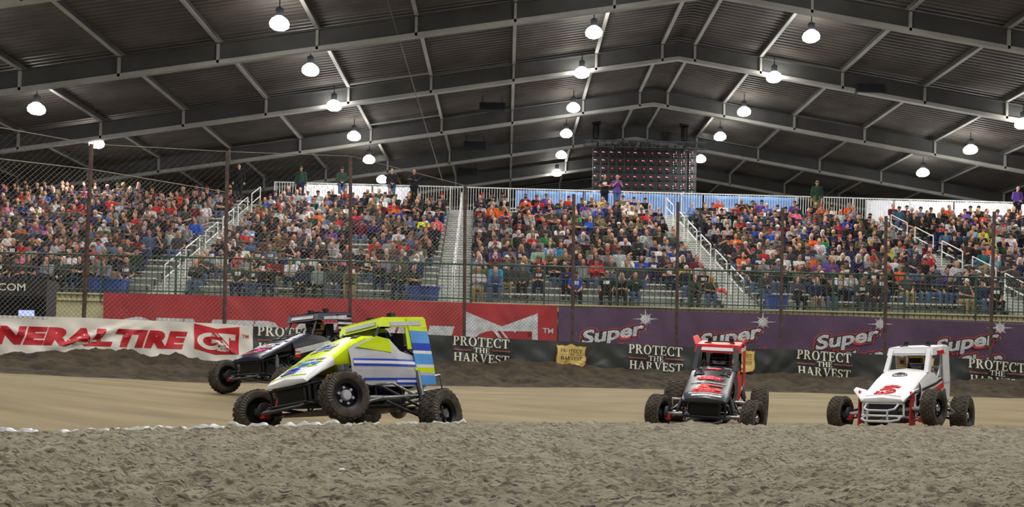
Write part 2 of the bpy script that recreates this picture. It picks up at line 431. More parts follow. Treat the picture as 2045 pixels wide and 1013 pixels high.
def crest_pt(px): Y = lerp_table(WALL, px)[0] - 0.32; return U(px, lerp_table(CREST, px)[0] + 4, Y)

# ---- infield mud
cols = np.linspace(-650, 2750, 620); nrow = 260
P = np.zeros((nrow, len(cols), 3))
for j, px in enumerate(cols):
    e = edge_pt(px); x0, y0 = e.x * 3.0 / e.y, 3.0
    if px < 0: y0 = min(3.0, e.y * .6); x0 = e.x * y0 / e.y
    for i in range(nrow):
        t = i / (nrow - 1)
        Y = 1 / ((1 - t) / y0 + t / e.y)
        s = (Y - y0) / (e.y - y0)
        P[i, j] = (x0 + (e.x - x0) * s, Y, e.z * max(0, (s - .55) / .45) ** 1.5)
X_, Y_ = P[..., 0], P[..., 1]
clod = vnoise(X_ * 1.3 + 5, Y_ * 1.1) * .022 + vnoise(X_ * 6, Y_ * 4.3 + 9) * .012 + np.maximum(0, vnoise(X_ * 12 + 3, Y_ * 9) - .5) * .06 + np.maximum(0, vnoise(X_ * 23, Y_ * 16 + 31) - .52) * .055 + np.maximum(0, vnoise(X_ * 41 + 7, Y_ * 26 + 3) - .6) * .045
near = np.clip((np.linspace(0, 1, nrow)[:, None] - .80) / .2, 0, 1)
clod = clod + near * np.maximum(0, vnoise(X_ * 9 + 40, Y_ * 9) - .5) * .06
P[..., 2] += clod - .045
# the crumbling far lip, dropping to the racing surface
lip = P[-1:].copy(); lips = []
for dy, dz in ((.10, -.05), (.28, -.14), (.5, -.24)):
    q = P[-1:].copy(); q[..., 1] += dy; q[..., 2] += dz; lips.append(q)
tag(link('infield_ground', grid_mesh('infield_ground', np.concatenate([P] + lips), ['mud'])), 'churned grey brown clay of the infield in the foreground', 'ground', kind='structure')
infield_edge = P[-1].copy()
# ---- white chalk line on the lip
mb = MB(); sel = [k for k, px in enumerate(cols) if -640 < px < 935]
ring = []
for k in sel:
    q = infield_edge[k]; wd = .05 + .05 * float(vnoise(k * .35, 3.3)); h = .012 + .02 * float(vnoise(k * .5, 8.1))
    if cols[k] > 760 and float(vnoise(k * .22, 20.2)) < .42: wd *= .1; h = -.02
    ring.append([(q[0], q[1] - wd * .5, q[2] - .02), (q[0], q[1] - wd * .35, q[2] + h), (q[0], q[1] + wd * .5, q[2] + h * .8), (q[0], q[1] + wd * .9, q[2] - .05)])
mb.loft(ring)
tag(mb.build('chalk_line', 'chalk', smooth=60), 'broken white chalk line along the infield lip at the left', 'chalk line', kind='structure')

# ---- racing surface
PT = np.linspace(0, 1, 60); PZ = np.interp(PT, [0, .10, .2, .34, .53, .75, 1], [0, .0, .08, .38, .78, .93, 1]); PZ = np.convolve(np.pad(PZ, 3, mode='edge'), np.ones(7) / 7, 'valid')
tcols = np.linspace(-680, 2780, 200); nt_ = 70
P = np.zeros((nt_, len(tcols), 3))
for j, px in enumerate(tcols):
    e = edge_pt(px); f = foot_pt(px)
    a = Vector((e.x, e.y + .1, -.21))
    D = f.y - a.y
    for i in range(nt_):
        t = i / (nt_ - 1)
        p = a.lerp(f, t)
        p.z = a.z + (f.z - a.z) * float(np.interp(t, PT, PZ))
        P[i, j] = p
P[..., 2] += vnoise(P[..., 0] * .9, P[..., 1] * 2.2) * .02 + vnoise(P[..., 0] * 3, P[..., 1] * 6) * .012 - .015
TRK = P.copy()
tag(link('dirt_track', grid_mesh('dirt_track', P, ['track'])), 'smooth tan clay racing surface behind the infield lip', 'track', kind='structure')
def track_z(x, y):
    d = (TRK[..., 0] - x) ** 2 + (TRK[..., 1] - y) ** 2
    i = np.argpartition(d.ravel(), 4)[:4]; wgt = 1 / (d.ravel()[i] + 1e-4)
    return float((TRK[..., 2].ravel()[i] * wgt).sum() / wgt.sum())
# ---- berm of loose dirt against the wall
bcols = np.linspace(-680, 2780, 700); nb = 46
P = np.zeros((nb, len(bcols), 3))
for j, px in enumerate(bcols):
    f = foot_pt(px); c = crest_pt(px)
    for i in range(nb):
        t = i / (nb - 1)
        if t < .9:
            s = t / .9; p = f.lerp(c, s); p.z = f.z + (c.z - f.z) * (s ** 1.35) - .03 * (1 - s)
        else:
            s = (t - .9) / .1; p = c + Vector((0, .45 * s, -.12 * s))
        P[i, j] = p
tt = np.linspace(0, 1, nb)[:, None]
P[..., 2] += (vnoise(P[..., 0] * 2.1, P[..., 1] * 2.1) - .5) * .16 * np.sin(np.clip(tt / .9, 0, 1) * PI) + (vnoise(P[..., 0] * 6, P[..., 1] * 6 + 7) - .5) * .10 * np.clip(tt * 3, 0, 1) + (vnoise(P[..., 0] * 15, P[..., 1] * 12 + 7) - .5) * .05 * np.clip(tt * 3, 0, 1) - .0
tag(link('dirt_berm', grid_mesh('dirt_berm', P, ['berm'])), 'dark loose dirt bank heaped against the outer wall', 'dirt bank', kind='structure')

# ---- outer concrete wall
mb = MB(); ring = []
for px in np.linspace(-690, 2790, 90):
    p = wall_top(px)
    ring.append([(p.x, p.y + .06, p.z - .02), (p.x, p.y + .26, p.z - .02), (p.x, p.y + .26, .0), (p.x, p.y + .06, .0)])
mb.loft(ring)
tag(mb.build('wall_outer', 'concrete'), 'low concrete wall around the track under the banners', 'wall', kind='structure')

# ---- stands: everything built in a frame turned slightly, front line through (0, 33.5)
SR = math.atan(.03); SM = Matrix.Translation((0, 33.5, 0)) @ Matrix.Rotation(SR, 4, 'Z')
STAND = empty('stand_frame'); bpy.data.objects.remove(STAND)
ZD = 3.08                      # walkway level
ROWS, RUN, RISE, V0 = 19, .82, .305, 1.15
TOPV = V0 + ROWS * RUN; TOPZ = ZD + ROWS * RISE
def SP(u, v, z): return SM @ Vector((u, v, z))
def s_inv(p): return SM.inverted() @ p
def smb(mb): return mb.xf(SM)
mb = MB(); mb.box((0, .15, ZD / 2 - .05), (60, .3, ZD + .02), 0); smb(mb)
tag(mb.build('wall_stand', 'ochre'), 'ochre painted concrete wall under the stand railing', 'wall', kind='structure')
mb = MB(); mb.box((0, .68, ZD - .08), (60, .76, .14)); smb(mb)
tag(mb.build('floor_walkway', 'deck_floor'), 'concrete walkway behind the green railing', 'floor', kind='structure')
mb = MB(); mb.box((0, TOPV + 1.4, TOPZ - .08), (70, 2.8, .14)); smb(mb)
tag(mb.build('floor_concourse', 'deck_floor'), 'concourse floor at the top of the stands', 'floor', kind='structure')
# ledge moulding under the railing on the ochre wall
mb = MB(); mb.box((0, -.04, ZD - .22), (60, .1, .08)); mb.box((0, -.02, ZD - .02), (60, .14, .05)); smb(mb)
tag(mb.build('trim_1', 'ochre'), kind='structure')

# ---- roof
RX, RS, RZ0 = 7.7, .16, CAMZ + 14.9       # ridge, slope, underside of girders at the ridge
def roof_z(x): return RZ0 - RS * abs(x - RX)
FR0, FRD = 38.6, 7.72
NF = list(range(-4, 7))
XL, XR = -46.0, 58.0
WEB, PUR = .78, .26
mb = MB()
for side in (-1, 1):
    xe = XL if side < 0 else XR
    y = FR0 + FRD * (NF[0] - 1) - 2; k = 0; yend = FR0 + FRD * (NF[-1] - 1) + 1
    pts = []
    while y < yend:
        for dy, dz in ((0, 0), (.12, 0), (.16, .06), (.28, .06)): pts.append((y + dy, dz))
        y += .32
    off = WEB + PUR
    base = len(mb.v)
    for (yy, dz) in pts:
        mb.v.append((RX, yy, roof_z(RX) + off + dz)); mb.v.append((xe, yy, roof_z(xe) + off + dz))
    for i in range(len(pts) - 1):
        mb.f.append((base + 2 * i, base + 2 * i + 1, base + 2 * i + 3, base + 2 * i + 2)); mb.m.append(0)
o = mb.build('ceiling', 'roofdeck'); tag(o, 'dark ribbed steel roof deck over the arena', 'ceiling', kind='structure')
PX = [RX - .75, RX + .75] + [RX + 3.8 * k for k in range(1, 14)] + [RX - 3.8 * k for k in range(1, 15)]
PX = [x for x in PX if XL < x < XR]
for n in NF:
    Y = FR0 + FRD * (n - 1); mb = MB()
    for side in (-1, 1):
        xe = XL if side < 0 else XR
        z0, z1 = roof_z(RX), roof_z(xe)
        # web
        mb.loft([[(RX, Y - .02, z0), (RX, Y + .02, z0), (RX, Y + .02, z0 + WEB), (RX, Y - .02, z0 + WEB)],
                 [(xe, Y - .02, z1), (xe, Y + .02, z1), (xe, Y + .02, z1 + WEB), (xe, Y - .02, z1 + WEB)]], 0)
        # flanges
        for dz, m_ in ((0, 1), (WEB, 0)):
            mb.loft([[(RX, Y - .13, z0 + dz - .04), (RX, Y + .13, z0 + dz - .04), (RX, Y + .13, z0 + dz + .12 * (dz == 0)), (RX, Y - .13, z0 + dz + .12 * (dz == 0))],
                     [(xe, Y - .13, z1 + dz - .04), (xe, Y + .13, z1 + dz - .04), (xe, Y + .13, z1 + dz + .12 * (dz == 0)), (xe, Y - .13, z1 + dz + .12 * (dz == 0))]], m_)
    for x in PX:      # web stiffeners in line with the purlins
        z = roof_z(x); mb.box((x, Y - .07, z + WEB / 2), (.10, .12, WEB), 1)
    o = mb.build('beam_girder', ['girder', 'flange'])
    tag(o, 'tapered steel roof girder with pale bottom flange spanning the arena', 'roof girder', 'roof girders', 'structure')
for x in PX:
    mb = MB(); z = roof_z(x) + WEB
    y0, y1 = FR0 + FRD * (NF[0] - 1), FR0 + FRD * (NF[-1] - 1)
    mb.box((x, (y0 + y1) / 2, z + .14), (.05, y1 - y0, .24), 0); mb.box((x, (y0 + y1) / 2, z + .02), (.15, y1 - y0, .05), 1)
    o = mb.build('beam_purlin', ['girder', 'flange'])
    tag(o, 'long steel purlin running under the roof deck towards the back', 'purlin', 'roof purlins', 'structure')
# cross struts seen in some bays
mb = MB()
for (xa, n, t) in ((-7.4 + .1, 2, .45), (-3.6, 2, .5), (0.1, 2, .55), (-7.4, 3, .4), (-3.7, 3, .5), (0.1, 3, .5), (-14.9, 3, .5), (11.5, 2, .5), (15.3, 3, .5), (11.5, 4, .5)):
    k = min(PX, key=lambda q: abs(q - xa)); k2 = min([q for q in PX if q > k + 1.5], key=lambda q: q - k)
    Y = FR0 + FRD * (n - 1 + t - .5)
    z0, z1 = roof_z(k) + WEB + .02, roof_z(k2) + WEB + .02
    mb.loft([[(k, Y - .05, z0), (k, Y + .05, z0), (k, Y + .05, z0 + .05), (k, Y - .05, z0 + .05)], [(k2, Y - .05, z1), (k2, Y + .05, z1), (k2, Y + .05, z1 + .05), (k2, Y - .05, z1 + .05)]])
tag(mb.build('beam_strut', 'flange'), 'short pale struts between the roof purlins', 'strut', kind='structure')
# end wall and side walls, far behind the stands
yE = FR0 + FRD * (NF[-1] - 1) + .9
mb = MB(); mb.plate([(XL, yE, 0), (XR, yE, 0), (XR, yE, roof_z(XR) + 1), (RX, yE, roof_z(RX) + 1), (XL, yE, roof_z(XL) + 1)], .2, (0, 1, 0))
tag(mb.build('wall_back', 'endwall'), kind='structure')
for nm, x in (('wall_left', XL), ('wall_right', XR)):
    mb = MB(); mb.box((x, 42, (roof_z(x) + 1) / 2), (.2, 2 * (yE - 42), roof_z(x) + 1))
    tag(mb.build(nm, 'endwall'), kind='structure')
# concrete hall floor under and behind the stands
mb = MB(); mb.box((6, 46, -.62), (110, 80, .3))
tag(mb.build('floor', 'concrete'), 'hall floor under the stands', 'floor', kind='structure')

# ================================================================ LAMPS
def lamp_at(px, py):
    """where the sight line of a lamp meets the plane of the girders' underside"""
    lo, hi = 15.0, 110.0
    for _ in range(60):
        Y = (lo + hi) / 2; p = U(px, py, Y)
        if p.z < roof_z(p.x) + .1: lo = Y
        else: hi = Y
    for _ in range(40):       # keep the globe clear of the girders
        p = U(px, py, Y)
        if min(abs(p.y - (FR0 + FRD * (n - 1))) for n in NF) > .46: break
        Y -= .05
    return U(px, py, Y)
LAMPS = [(558, 44, 'front lamp of the row left of centre'), (620, 137, 'second lamp of the row left of centre'), (667, 209, 'third lamp of the row left of centre'), (707, 270, 'fourth lamp of the row left of centre'), (737, 317, 'fifth lamp of the row left of centre'), (763, 357, 'last lamp of the row left of centre'),
         (1186, 62, 'front lamp of the centre row'), (1162, 143, 'second lamp of the centre row'), (1145, 213, 'third lamp of the centre row'), (1131, 265, 'fourth lamp of the centre row'), (1121, 308, 'fifth lamp of the centre row'), (1112, 344, 'last lamp of the centre row'),
         (1620, 70, 'front lamp of the row right of the ridge'), (1546, 152, 'second lamp of the row right of the ridge'), (1486, 221, 'third lamp of the row right of the ridge'), (1438, 271, 'fourth lamp of the row right of the ridge'), (1399, 316, 'lamp just right of the big dark screen'),
         (73, 215, 'lamp at far left'), (193, 284, 'lamp above the leftmost fence post'),
         (2043, 245, 'lamp cut by the right edge'), (1938, 297, 'lamp near the right edge'), (1843, 343, 'lamp low on the right')]
ldata = bpy.data.lights.new('high_bay_light', 'AREA'); ldata.shape = 'DISK'; ldata.size = .5; ldata.energy = LIGHT_W; ldata.color = (1.0, .97, .93)
def lamp_build():
    root = empty('high_bay_lamp')
    mb = MB(); mb.lathe([(.02, .02), (.22, .0), (.33, .08), (.35, .20), (.29, .32), (.16, .42), (.02, .46)], 20)
    mb.build('globe', 'lampglow', root, 40)
    mb = MB(); mb.lathe([(.0, .45), (.13, .45), (.14, .72), (.05, .78), (.0, .78)], 14); mb.tube([(0, 0, .78), (0, 0, 1.1)], .02, n=6)
    mb.build('housing', 'darkgrey', root, 40)
    return root
lamp0 = lamp_build()
def put_lamp(p, label, first=[True]):
    o = lamp0 if first[0] else copy_tree(lamp0); first[0] = False
    o.location = (p.x, p.y, p.z - .25)
    tag(o, label, 'lamp', 'high bay lamps under the roof')
    l = bpy.data.objects.new('bulb_light', ldata); C.objects.link(l); l.location = (p.x, p.y, p.z - .30)
for px, py, lb in LAMPS: put_lamp(lamp_at(px, py), 'glowing white high bay ' + lb)
# the same rows go on over the track and the infield, outside the frame
for (x, y0) in ((-7.7, 34.3), (3.44, 40.7), (11.9, 40.2), (-19.5, 50), (25, 46)):
    y = y0 - 5.6 if x > -19 and x < 20 else y0 - 6
    while y > -4:
        while min(abs(y - (FR0 + FRD * (n - 1))) for n in NF) < .5: y -= .1
        if to_px((x, y, roof_z(x)))[1] < -40 or y < 1 or abs(to_px((x, y, 10))[0] - 1000) > 1100:
            put_lamp(Vector((x, y, roof_z(x) + .1)), 'glowing white high bay lamp high over the track')
        y -= 5.6
# ================================================================ STAND FURNITURE
AISLES = [-11.7, -1.84, 8.3, 18.5]; AW = 1.25
EDGES = [-27.0] + AISLES + [28.5]
BLOCKS = []
for i in range(5):
    BLOCKS.append((EDGES[i] + (AW / 2 if i > 0 else 0), EDGES[i + 1] - (AW / 2 if i < 4 else 0)))
BNAME = ['first seating block from the left', 'second seating block from the left', 'third seating block from the left', 'fourth seating block from the left', 'rightmost seating block']
for (a, b), nm in zip(BLOCKS, BNAME):
    root = empty('bleacher', SP((a + b) / 2, V0, ZD), 'aluminium bleacher rows of the ' + nm, 'bleacher', 'bleachers of the grandstand')
    inv = Matrix.Translation(-root.location)
    cu, wd = (a + b) / 2, b - a
    for r in range(ROWS):
        v = V0 + r * RUN; z = ZD + r * RISE
        mb = MB(); mb.box((cu, v + .36, z + .43), (wd, .28, .045)); mb.xf(inv @ SM); mb.build('seat_plank', 'alu', root)
        mb = MB(); mb.box((cu, v + RUN / 2, z - .03), (wd, RUN - .02, .04)); mb.box((cu, v + .02, z - .15), (wd, .02, RISE - .07)); mb.xf(inv @ SM); mb.build('foot_plank', 'riser', root)
    mb = MB()
    for u in np.arange(a + .2, b, 1.8):
        for r in range(ROWS):
            v = V0 + r * RUN; z = ZD + r * RISE
            mb.box((u, v + .36, z + .2), (.05, .05, .42))
            if r % 3 == 0: mb.box((u, v + .6, (z - .5) / 2), (.07, .07, z + .42))
        if ROWS: mb.tube([(u, V0 + .1, ZD - .3), (u, TOPV, TOPZ - .3)], .04, n=5)
    mb.xf(inv @ SM); mb.build('frame', 'darkgrey', root)
for u in AISLES:
    root = empty('aisle_stairs', SP(u, V0, ZD), 'pale metal aisle stairs ' + {-11.7: 'left of the second seating block', -1.84: 'in the middle of the stands', 8.3: 'climbing to the dark screen', 18.5: 'at the right end of the stands'}[u], 'stairs', 'aisle stairs of the grandstand')
    inv = Matrix.Translation(-root.location)
    mb = MB(); mr = MB()
    for r in range(ROWS * 2):
        v = V0 + r * RUN / 2; z = ZD + (r + 1) * RISE / 2
        mb.box((u, v + RUN / 4, z - .02), (AW - .06, RUN / 2 + .03, .035)); mr.box((u, v + .01, z - RISE / 4 - .03), (AW - .08, .015, RISE / 2 - .03))
    mb.xf(inv @ SM); mb.build('steps', 'alu', root); mr.xf(inv @ SM); mr.build('risers', 'riser', root)
    k = 0
    nm = {-11.7: 'left aisle stairs', -1.84: 'middle aisle stairs', 8.3: 'right aisle stairs', 18.5: 'far right aisle stairs'}[u]
    for r0 in (0, 3, 6.2, 9.4, 12.6, 15.8):
        def hz(r): return ZD + (r + .5) * RISE
        def hp(r, h): return SP(u, V0 + r * RUN, hz(r) + h)
        base = hp(r0, 0); r1 = r0 + 2.2
        rl = empty('handrail', base, f'white pipe handrail, {["lowest", "second", "third", "fourth", "fifth", "topmost"][k]} one up the {nm}', 'handrail', 'handrails of the aisle stairs')
        for nmh, h in (('top_rail', .95), ('middle_rail', .5)):
            mb = MB(); mb.tube([hp(r0, h) - base, hp(r1, h) - base], .024, n=8); mb.build(nmh, 'whitemetal', rl, 50)
        for rr in (r0, r1):
            mb = MB(); mb.tube([hp(rr, -.12) - base, hp(rr, .95) - base], .024, n=8); mb.build('post', 'whitemetal', rl, 50)
        k += 1
# ---- green railing along the walkway, in sections
SECW = 2.44; NS = 17
ords = ['first', 'second', 'third', 'fourth', 'fifth', 'sixth', 'seventh', 'eighth', 'ninth', 'tenth', 'eleventh', 'twelfth', 'thirteenth', 'fourteenth', 'fifteenth', 'sixteenth', 'seventeenth', 'eighteenth', 'nineteenth', 'twentieth']
RH = 1.24
def rail_section():
    root = empty('railing_section')
    for nm, z, r in (('top_rail', RH, .032), ('bottom_rail', .10, .022), ('middle_rail', RH - .42, .012)):
        mb = MB(); mb.tube([(-SECW / 2, 0, z), (SECW / 2, 0, z)], r, n=8); mb.build(nm, 'green', root, 50)
    mb = MB(); mb.box((-SECW / 2 + .03, 0, RH / 2 - .15), (.06, .06, RH + .3)); mb.build('post', 'green', root)
    n = 13
    for k in range(1, n):
        mb = MB(); mb.box((-SECW / 2 + SECW * k / n, 0, (RH + .0) / 2 - .14), (.022, .022, RH - .02 + .28)); mb.build('baluster', 'green', root)
    return root
rs0 = rail_section()
for i in range(NS):
    u = (i - NS / 2 + .5) * SECW
    o = rs0 if i == 0 else copy_tree(rs0)
    o.matrix_world = SM @ Matrix.Translation((u, -.06, ZD + .02))
    tag(o, f'green metal railing section, {ords[i]} from the left along the stand front', 'railing', 'green railing sections')
# ---- picket railing at the top of the stands, with tarps hung behind it
VB = TOPV + 1.5; BH = 1.5
def top_rail_section():
    root = empty('picket_railing')
    for z in (BH, .1):
        mb = MB(); mb.box((0, 0, z), (3.0, .05, .05)); mb.build('rail', 'whitemetal', root)
    mb = MB(); mb.box((-1.47, 0, BH / 2), (.06, .06, BH)); mb.build('post', 'whitemetal', root)
    mb = MB()
    for k in range(1, 22): mb.box((-1.5 + 3.0 * k / 22, 0, BH / 2), (.025, .025, BH - .05))
    mb.build('pickets', 'whitemetal', root)
    return root
tr0 = top_rail_section()
NT = 18
first = True; nn = 0
for i in range(NT):
    u = (i - NT / 2 + .5) * 3.0 + .5
    if to_px(SP(u, VB, TOPZ))[0] < 500: continue
    o = tr0 if first else copy_tree(tr0); first = False
    o.matrix_world = SM @ Matrix.Translation((u, VB, TOPZ))
    tag(o, f'white picket railing section at the top of the stands, {ords[nn]} from the left', 'railing', 'picket railing sections'); nn += 1
def tarp(u0, u1, mats, label, h=1.42, cat='tarp', lift=.0):
    n = 40; P = np.zeros((7, n, 3))
    for j in range(n):
        for i in range(7):
            u = u0 + (u1 - u0) * j / (n - 1); z = TOPZ + .08 + lift + (h - .06) * i / 6
            p = SP(u, VB + .10 + .035 * math.sin(u * 4.1 + i * .5) + .02 * math.sin(u * 11), z); P[i, j] = p
    me = grid_mesh('tarp', P, [mats])
    o = link('tarp', me); sd = o.modifiers.new('t', 'SOLIDIFY'); sd.thickness = .012
    return tag(o, label, cat, 'tarps behind the top railing')
def topu(px): p = U(px, 390, 33.5 + VB + .0); return s_inv(p).x
tarp(topu(600), topu(690), 'tarpwhite', 'white tarp behind the top railing, leftmost one')
tarp(topu(694), topu(742), 'tarpwhite', 'bright white tarp left of the dark folding chairs')
tarp(topu(746), topu(822), 'tarpwhite', 'bright white tarp behind the dark folding chairs')
tarp(topu(1030), topu(1165), 'tarpblue', 'light blue tarp behind the top railing, left of the dark screen')
tarp(topu(1170), topu(1405), 'tarpblue', 'light blue tarp behind the top railing, under the dark screen')
tarp(topu(1410), topu(1600), 'tarpblue', 'light blue tarp behind the top railing, right of the dark screen')
tarp(topu(1740), topu(1795), 'tarpwhite', 'white tarp behind the top railing, right of the person in grey green')
tarp(topu(1799), topu(1918), 'tarpwhite', 'bright white tarp at the top right of the stands')
tarp(topu(1922), topu(2100), 'tarpwhite', 'white tarp at the right end of the top railing')
# added unseen area lights without fixtures, brightening the tarps from behind
for pa, pb, e in ((600, 822, 110), (1030, 1405, 90), (1410, 1600, 60), (1740, 2100, 170)):
    u0, u1 = topu(pa), topu(pb)
    ld = bpy.data.lights.new('tarp_backlight', 'AREA'); ld.shape = 'RECTANGLE'; ld.size = u1 - u0; ld.size_y = .5; ld.energy = e; ld.color = (.95, .97, 1)
    l = bpy.data.objects.new('tarp_backlight', ld); C.objects.link(l)
    l.matrix_world = SM @ Matrix.Translation(((u0 + u1) / 2, VB + 1.5, TOPZ + 1.0)) @ Matrix.Rotation(-PI / 2, 4, 'X')
# ---- two dark folding chairs at the top
def chair():
    root = empty('folding_chair')
    mb = MB(); mb.box((0, 0, .45), (.46, .44, .05)); mb.build('seat', 'chairgreen', root)
    mb = MB(); mb.box((0, .22, .72), (.48, .05, .46)); mb.build('backrest', 'chairgreen', root)
    for x in (-.21, .21):
        for a, b in (((x, -.2, 0), (x, .22, .92)), ((x, .22, 0), (x, -.2, .45))):
            mb = MB(); mb.tube([a, b], .014, n=6); mb.build('leg', 'darkgrey', root)
    return root
ch0 = chair()
for i, (px, lb) in enumerate(((738, 'left'), (758, 'right'))):
    o = ch0 if i == 0 else copy_tree(ch0)
    o.matrix_world = SM @ Matrix.Translation((topu(px), TOPV + .7, TOPZ))
    tag(o, f'dark green folding chair before the white tarp, the {lb} one of the two', 'chair', 'folding chairs at the top')
# ---- blue bins on the walkway
def bin_():
    root = empty('storage_bin')
    mb = MB()
    s0 = [(-.28, -.2, .0), (.28, -.2, 0), (.28, .2, 0), (-.28, .2, 0)]; s1 = [(-.34, -.25, .5), (.34, -.25, .5), (.34, .25, .5), (-.34, .25, .5)]
    mb.loft([s0, s1]); 
    for k in range(-2, 3): mb.box((k * .13, -.235, .26), (.02, .05, .42))
    mb.build('body', 'binblue', root)
    mb = MB(); mb.box((0, 0, .515), (.74, .56, .05)); mb.build('lid_rim', 'binblue', root)
    return root
bn0 = bin_(); first = True
for px, lb in ((207, 'behind the railing at the left'), (234, 'right of its twin behind the left railing'), (838, 'left of the middle stairs foot'), (858, 'at the foot of the middle aisle stairs'), (1558, 'right of the right aisle stairs foot')):
    o = bn0 if first else copy_tree(bn0); first = False
    p = s_inv(U(px, 560, 33.9)); o.matrix_world = SM @ Matrix.Translation((p.x, .55, ZD - .01))
    tag(o, 'blue plastic bin ' + lb, 'bin', 'blue bins on the walkway')

# ================================================================ LED SCREEN (back side) UNDER THE ROOF
YS = 60.4
a = U(1184, 297, YS); b = U(1391, 297, YS); zt = a.z; zb = U(1290, 385, YS).z - .3
root = empty('video_screen', ((a.x + b.x) / 2, YS, zb), 'big dark video screen seen from behind with red indicator lights', 'screen')
ncol, nrw = 13, 6; wx = (b.x - a.x) / ncol; hz_ = (zt - zb) / nrw
mbp = MB(); mbp.box((0, 0, .5 * hz_ * .0 + hz_ / 2), (wx - .02, .10, hz_ - .02)); mbp.box((0, -.06, hz_ * .45), (wx * .45, .06, hz_ * .5)); mbp.tube([(-wx * .3, -.07, hz_ * .15), (0, -.1, hz_ * .08), (wx * .3, -.07, hz_ * .2)], .015, n=5)
cab_me = mbp.mesh('screen_cabinet', 'black')
mbp = MB(); mbp.box((-wx * .06, -.10, hz_ * .55), (.075, .02, .045)); led_me = mbp.mesh('indicator', 'ledred')
mbp = MB(); mbp.box((-wx * .26, -.10, hz_ * .58), (.08, .02, .035)); pan_me = mbp.mesh('connector_plate', 'ledwhite')
mbp = MB()
for q in range(7): mbp.box(((R.random() - .5) * wx * .8, -.07, (R.random() * .8 + .1) * hz_), (.035, .02, .035))
dots_me = mbp.mesh('light_specks', 'ledwhite')
for i in range(ncol):
    for j in range(nrw):
        bend = max(0, i - 11) * .12
        loc = (a.x + wx * (i + .5) - root.location.x, -bend, j * hz_)
        c = link('cabinet', cab_me, root, loc)
        if R.random() < .9: link('indicator', led_me, c)
        if R.random() < .5 and i < 10: link('connector_plate', pan_me, c)
        if i >= 10 and (i == 12 or R.random() < .6): link('light_specks', dots_me, c)
# truss and hoists carrying it
tl = U(1166, 286, YS - .1); tr = U(1411, 291, YS - .1)
tz = (tl.z + tr.z) / 2
mb = MB(); L = tr.x - tl.x
for dy in (-.15, .15):
    for dz in (0, .38): mb.tube([(tl.x, YS + dy, zt + .12 + dz), (tr.x, YS + dy, zt + .12 + dz)], .03, n=6)
n = 26
for k in range(n):
    x0, x1 = tl.x + L * k / n, tl.x + L * (k + 1) / n
    for dy in (-.15, .15): mb.tube([(x0, YS + dy, zt + .12 + .38 * (k % 2)), (x1, YS + dy, zt + .12 + .38 * ((k + 1) % 2))], .016, n=5)
    if k % 2 == 0: mb.tube([(x0, YS - .15, zt + .12), (x0, YS + .15, zt + .5)], .016, n=5)
tro = mb.build('lighting_truss', 'steel'); tag(tro, 'silver lattice truss the dark video screen hangs from', 'truss')
mb = MB()
for k in range(12): x = a.x + (b.x - a.x) * (k + .5) / 12; mb.box((x, YS - .12, zt + .08), (.12, .1, .34))
mb.build('hanging_bracket', 'black', tro)
for px, lb in ((1190, 'left'), (1366, 'right')):
    x = U(px, 280, YS).x
    root2 = empty('chain_hoist', (x, YS, zt + .6), f'black chain hoist above the dark screen, the {lb} one', 'hoist', 'hoists of the screen')
    mb = MB(); mb.lathe([(0, 0), (.17, .0), (.2, .1), (.2, .75), (.12, .85), (0, .85)], 12); mb.box((.0, 0, .95), (.5, .3, .2)); mb.build('motor', 'black', root2)
    mb = MB(); mb.tube([(0, 0, .9), (0, 0, roof_z(x) - zt + .14)], .03, n=6); mb.tube([(.12, 0, 0), (.12, 0, -.5)], .04, n=6); mb.build('chain', 'black', root2)

# ================================================================ BANNERS
def sheet(name, S, u0, u1, v0, v1, su, sv, base, layers, label, cat='banner', thick=.012):
    """S(u, v, off) -> point. layers: list of (pieces in uv, material). One mesh, printed pieces lie on the sheet"""
    mats = [base]; mb = MB()
    nu = max(2, int((u1 - u0) / su)); nv = max(2, int((v1 - v0) / sv))
    for i in range(nu + 1):
        for j in range(nv + 1): mb.v.append(tuple(S(u0 + (u1 - u0) * i / nu, v0 + (v1 - v0) * j / nv, 0)))
    for i in range(nu):
        for j in range(nv):
            q = i * (nv + 1) + j; mb.f.append((q, q + 1, q + nv + 2, q + nv + 1)); mb.m.append(0)
    off = .006
    for ps, mt in layers:
        if mt not in mats: mats.append(mt)
        k = mats.index(mt)
        for q in dice(clip_rect(ps, u0, v0, u1, v1), su, sv):
            mb.quad([S(p[0], p[1], off) for p in q], k)
        off += .003
    me = bpy.data.meshes.new(name); me.from_pydata(mb.v, [], mb.f)
    for q in mats: me.materials.append(M[q])
    me.polygons.foreach_set('material_index', mb.m); me.shade_smooth(); me.update()
    return tag(link(name, me), label, cat)
# wall banners: u is a column along the wall, v metres below the wall top
def wall_S(rip, amp=1.0):
    def S(u, v, off):
        p = wall_top(u); q = wall_top(u + 2)
        t = Vector((q.x - p.x, q.y - p.y, 0)).normalized(); n = Vector((t.y, -t.x, 0))
        s = .022 * math.sin(u * .045 + v * 5) + .014 * math.sin(u * .11 - v * 9 + 1) + rip(u, v)
        bulge = .05 * math.exp(-v * 8)
        return p + n * (.03 + off + amp * s * min(1, .25 + v * 2) - bulge * 0) + Vector((0, 0, .012 - v))
    return S
def fold(u, v, u0, v0, ang, wd, h, ln):
    du, dv = (u - u0) / 80.0, v - v0
    a = du * math.cos(ang) + dv * math.sin(ang); b = -du * math.sin(ang) + dv * math.cos(ang)
    return h * math.exp(-(b / wd) ** 2) * math.exp(-(a / ln) ** 2)
def rip_white(u, v):
    return fold(u, v, 200, .35, -.30, .05, .10, 1.0) + fold(u, v, 180, .55, -.22, .04, -.05, 1.1) + fold(u, v, 450, .6, .5, .03, .04, .4) + fold(u, v, 280, .2, -.5, .06, .05, .5) + fold(u, v, 20, .3, .3, .08, .05, .8)
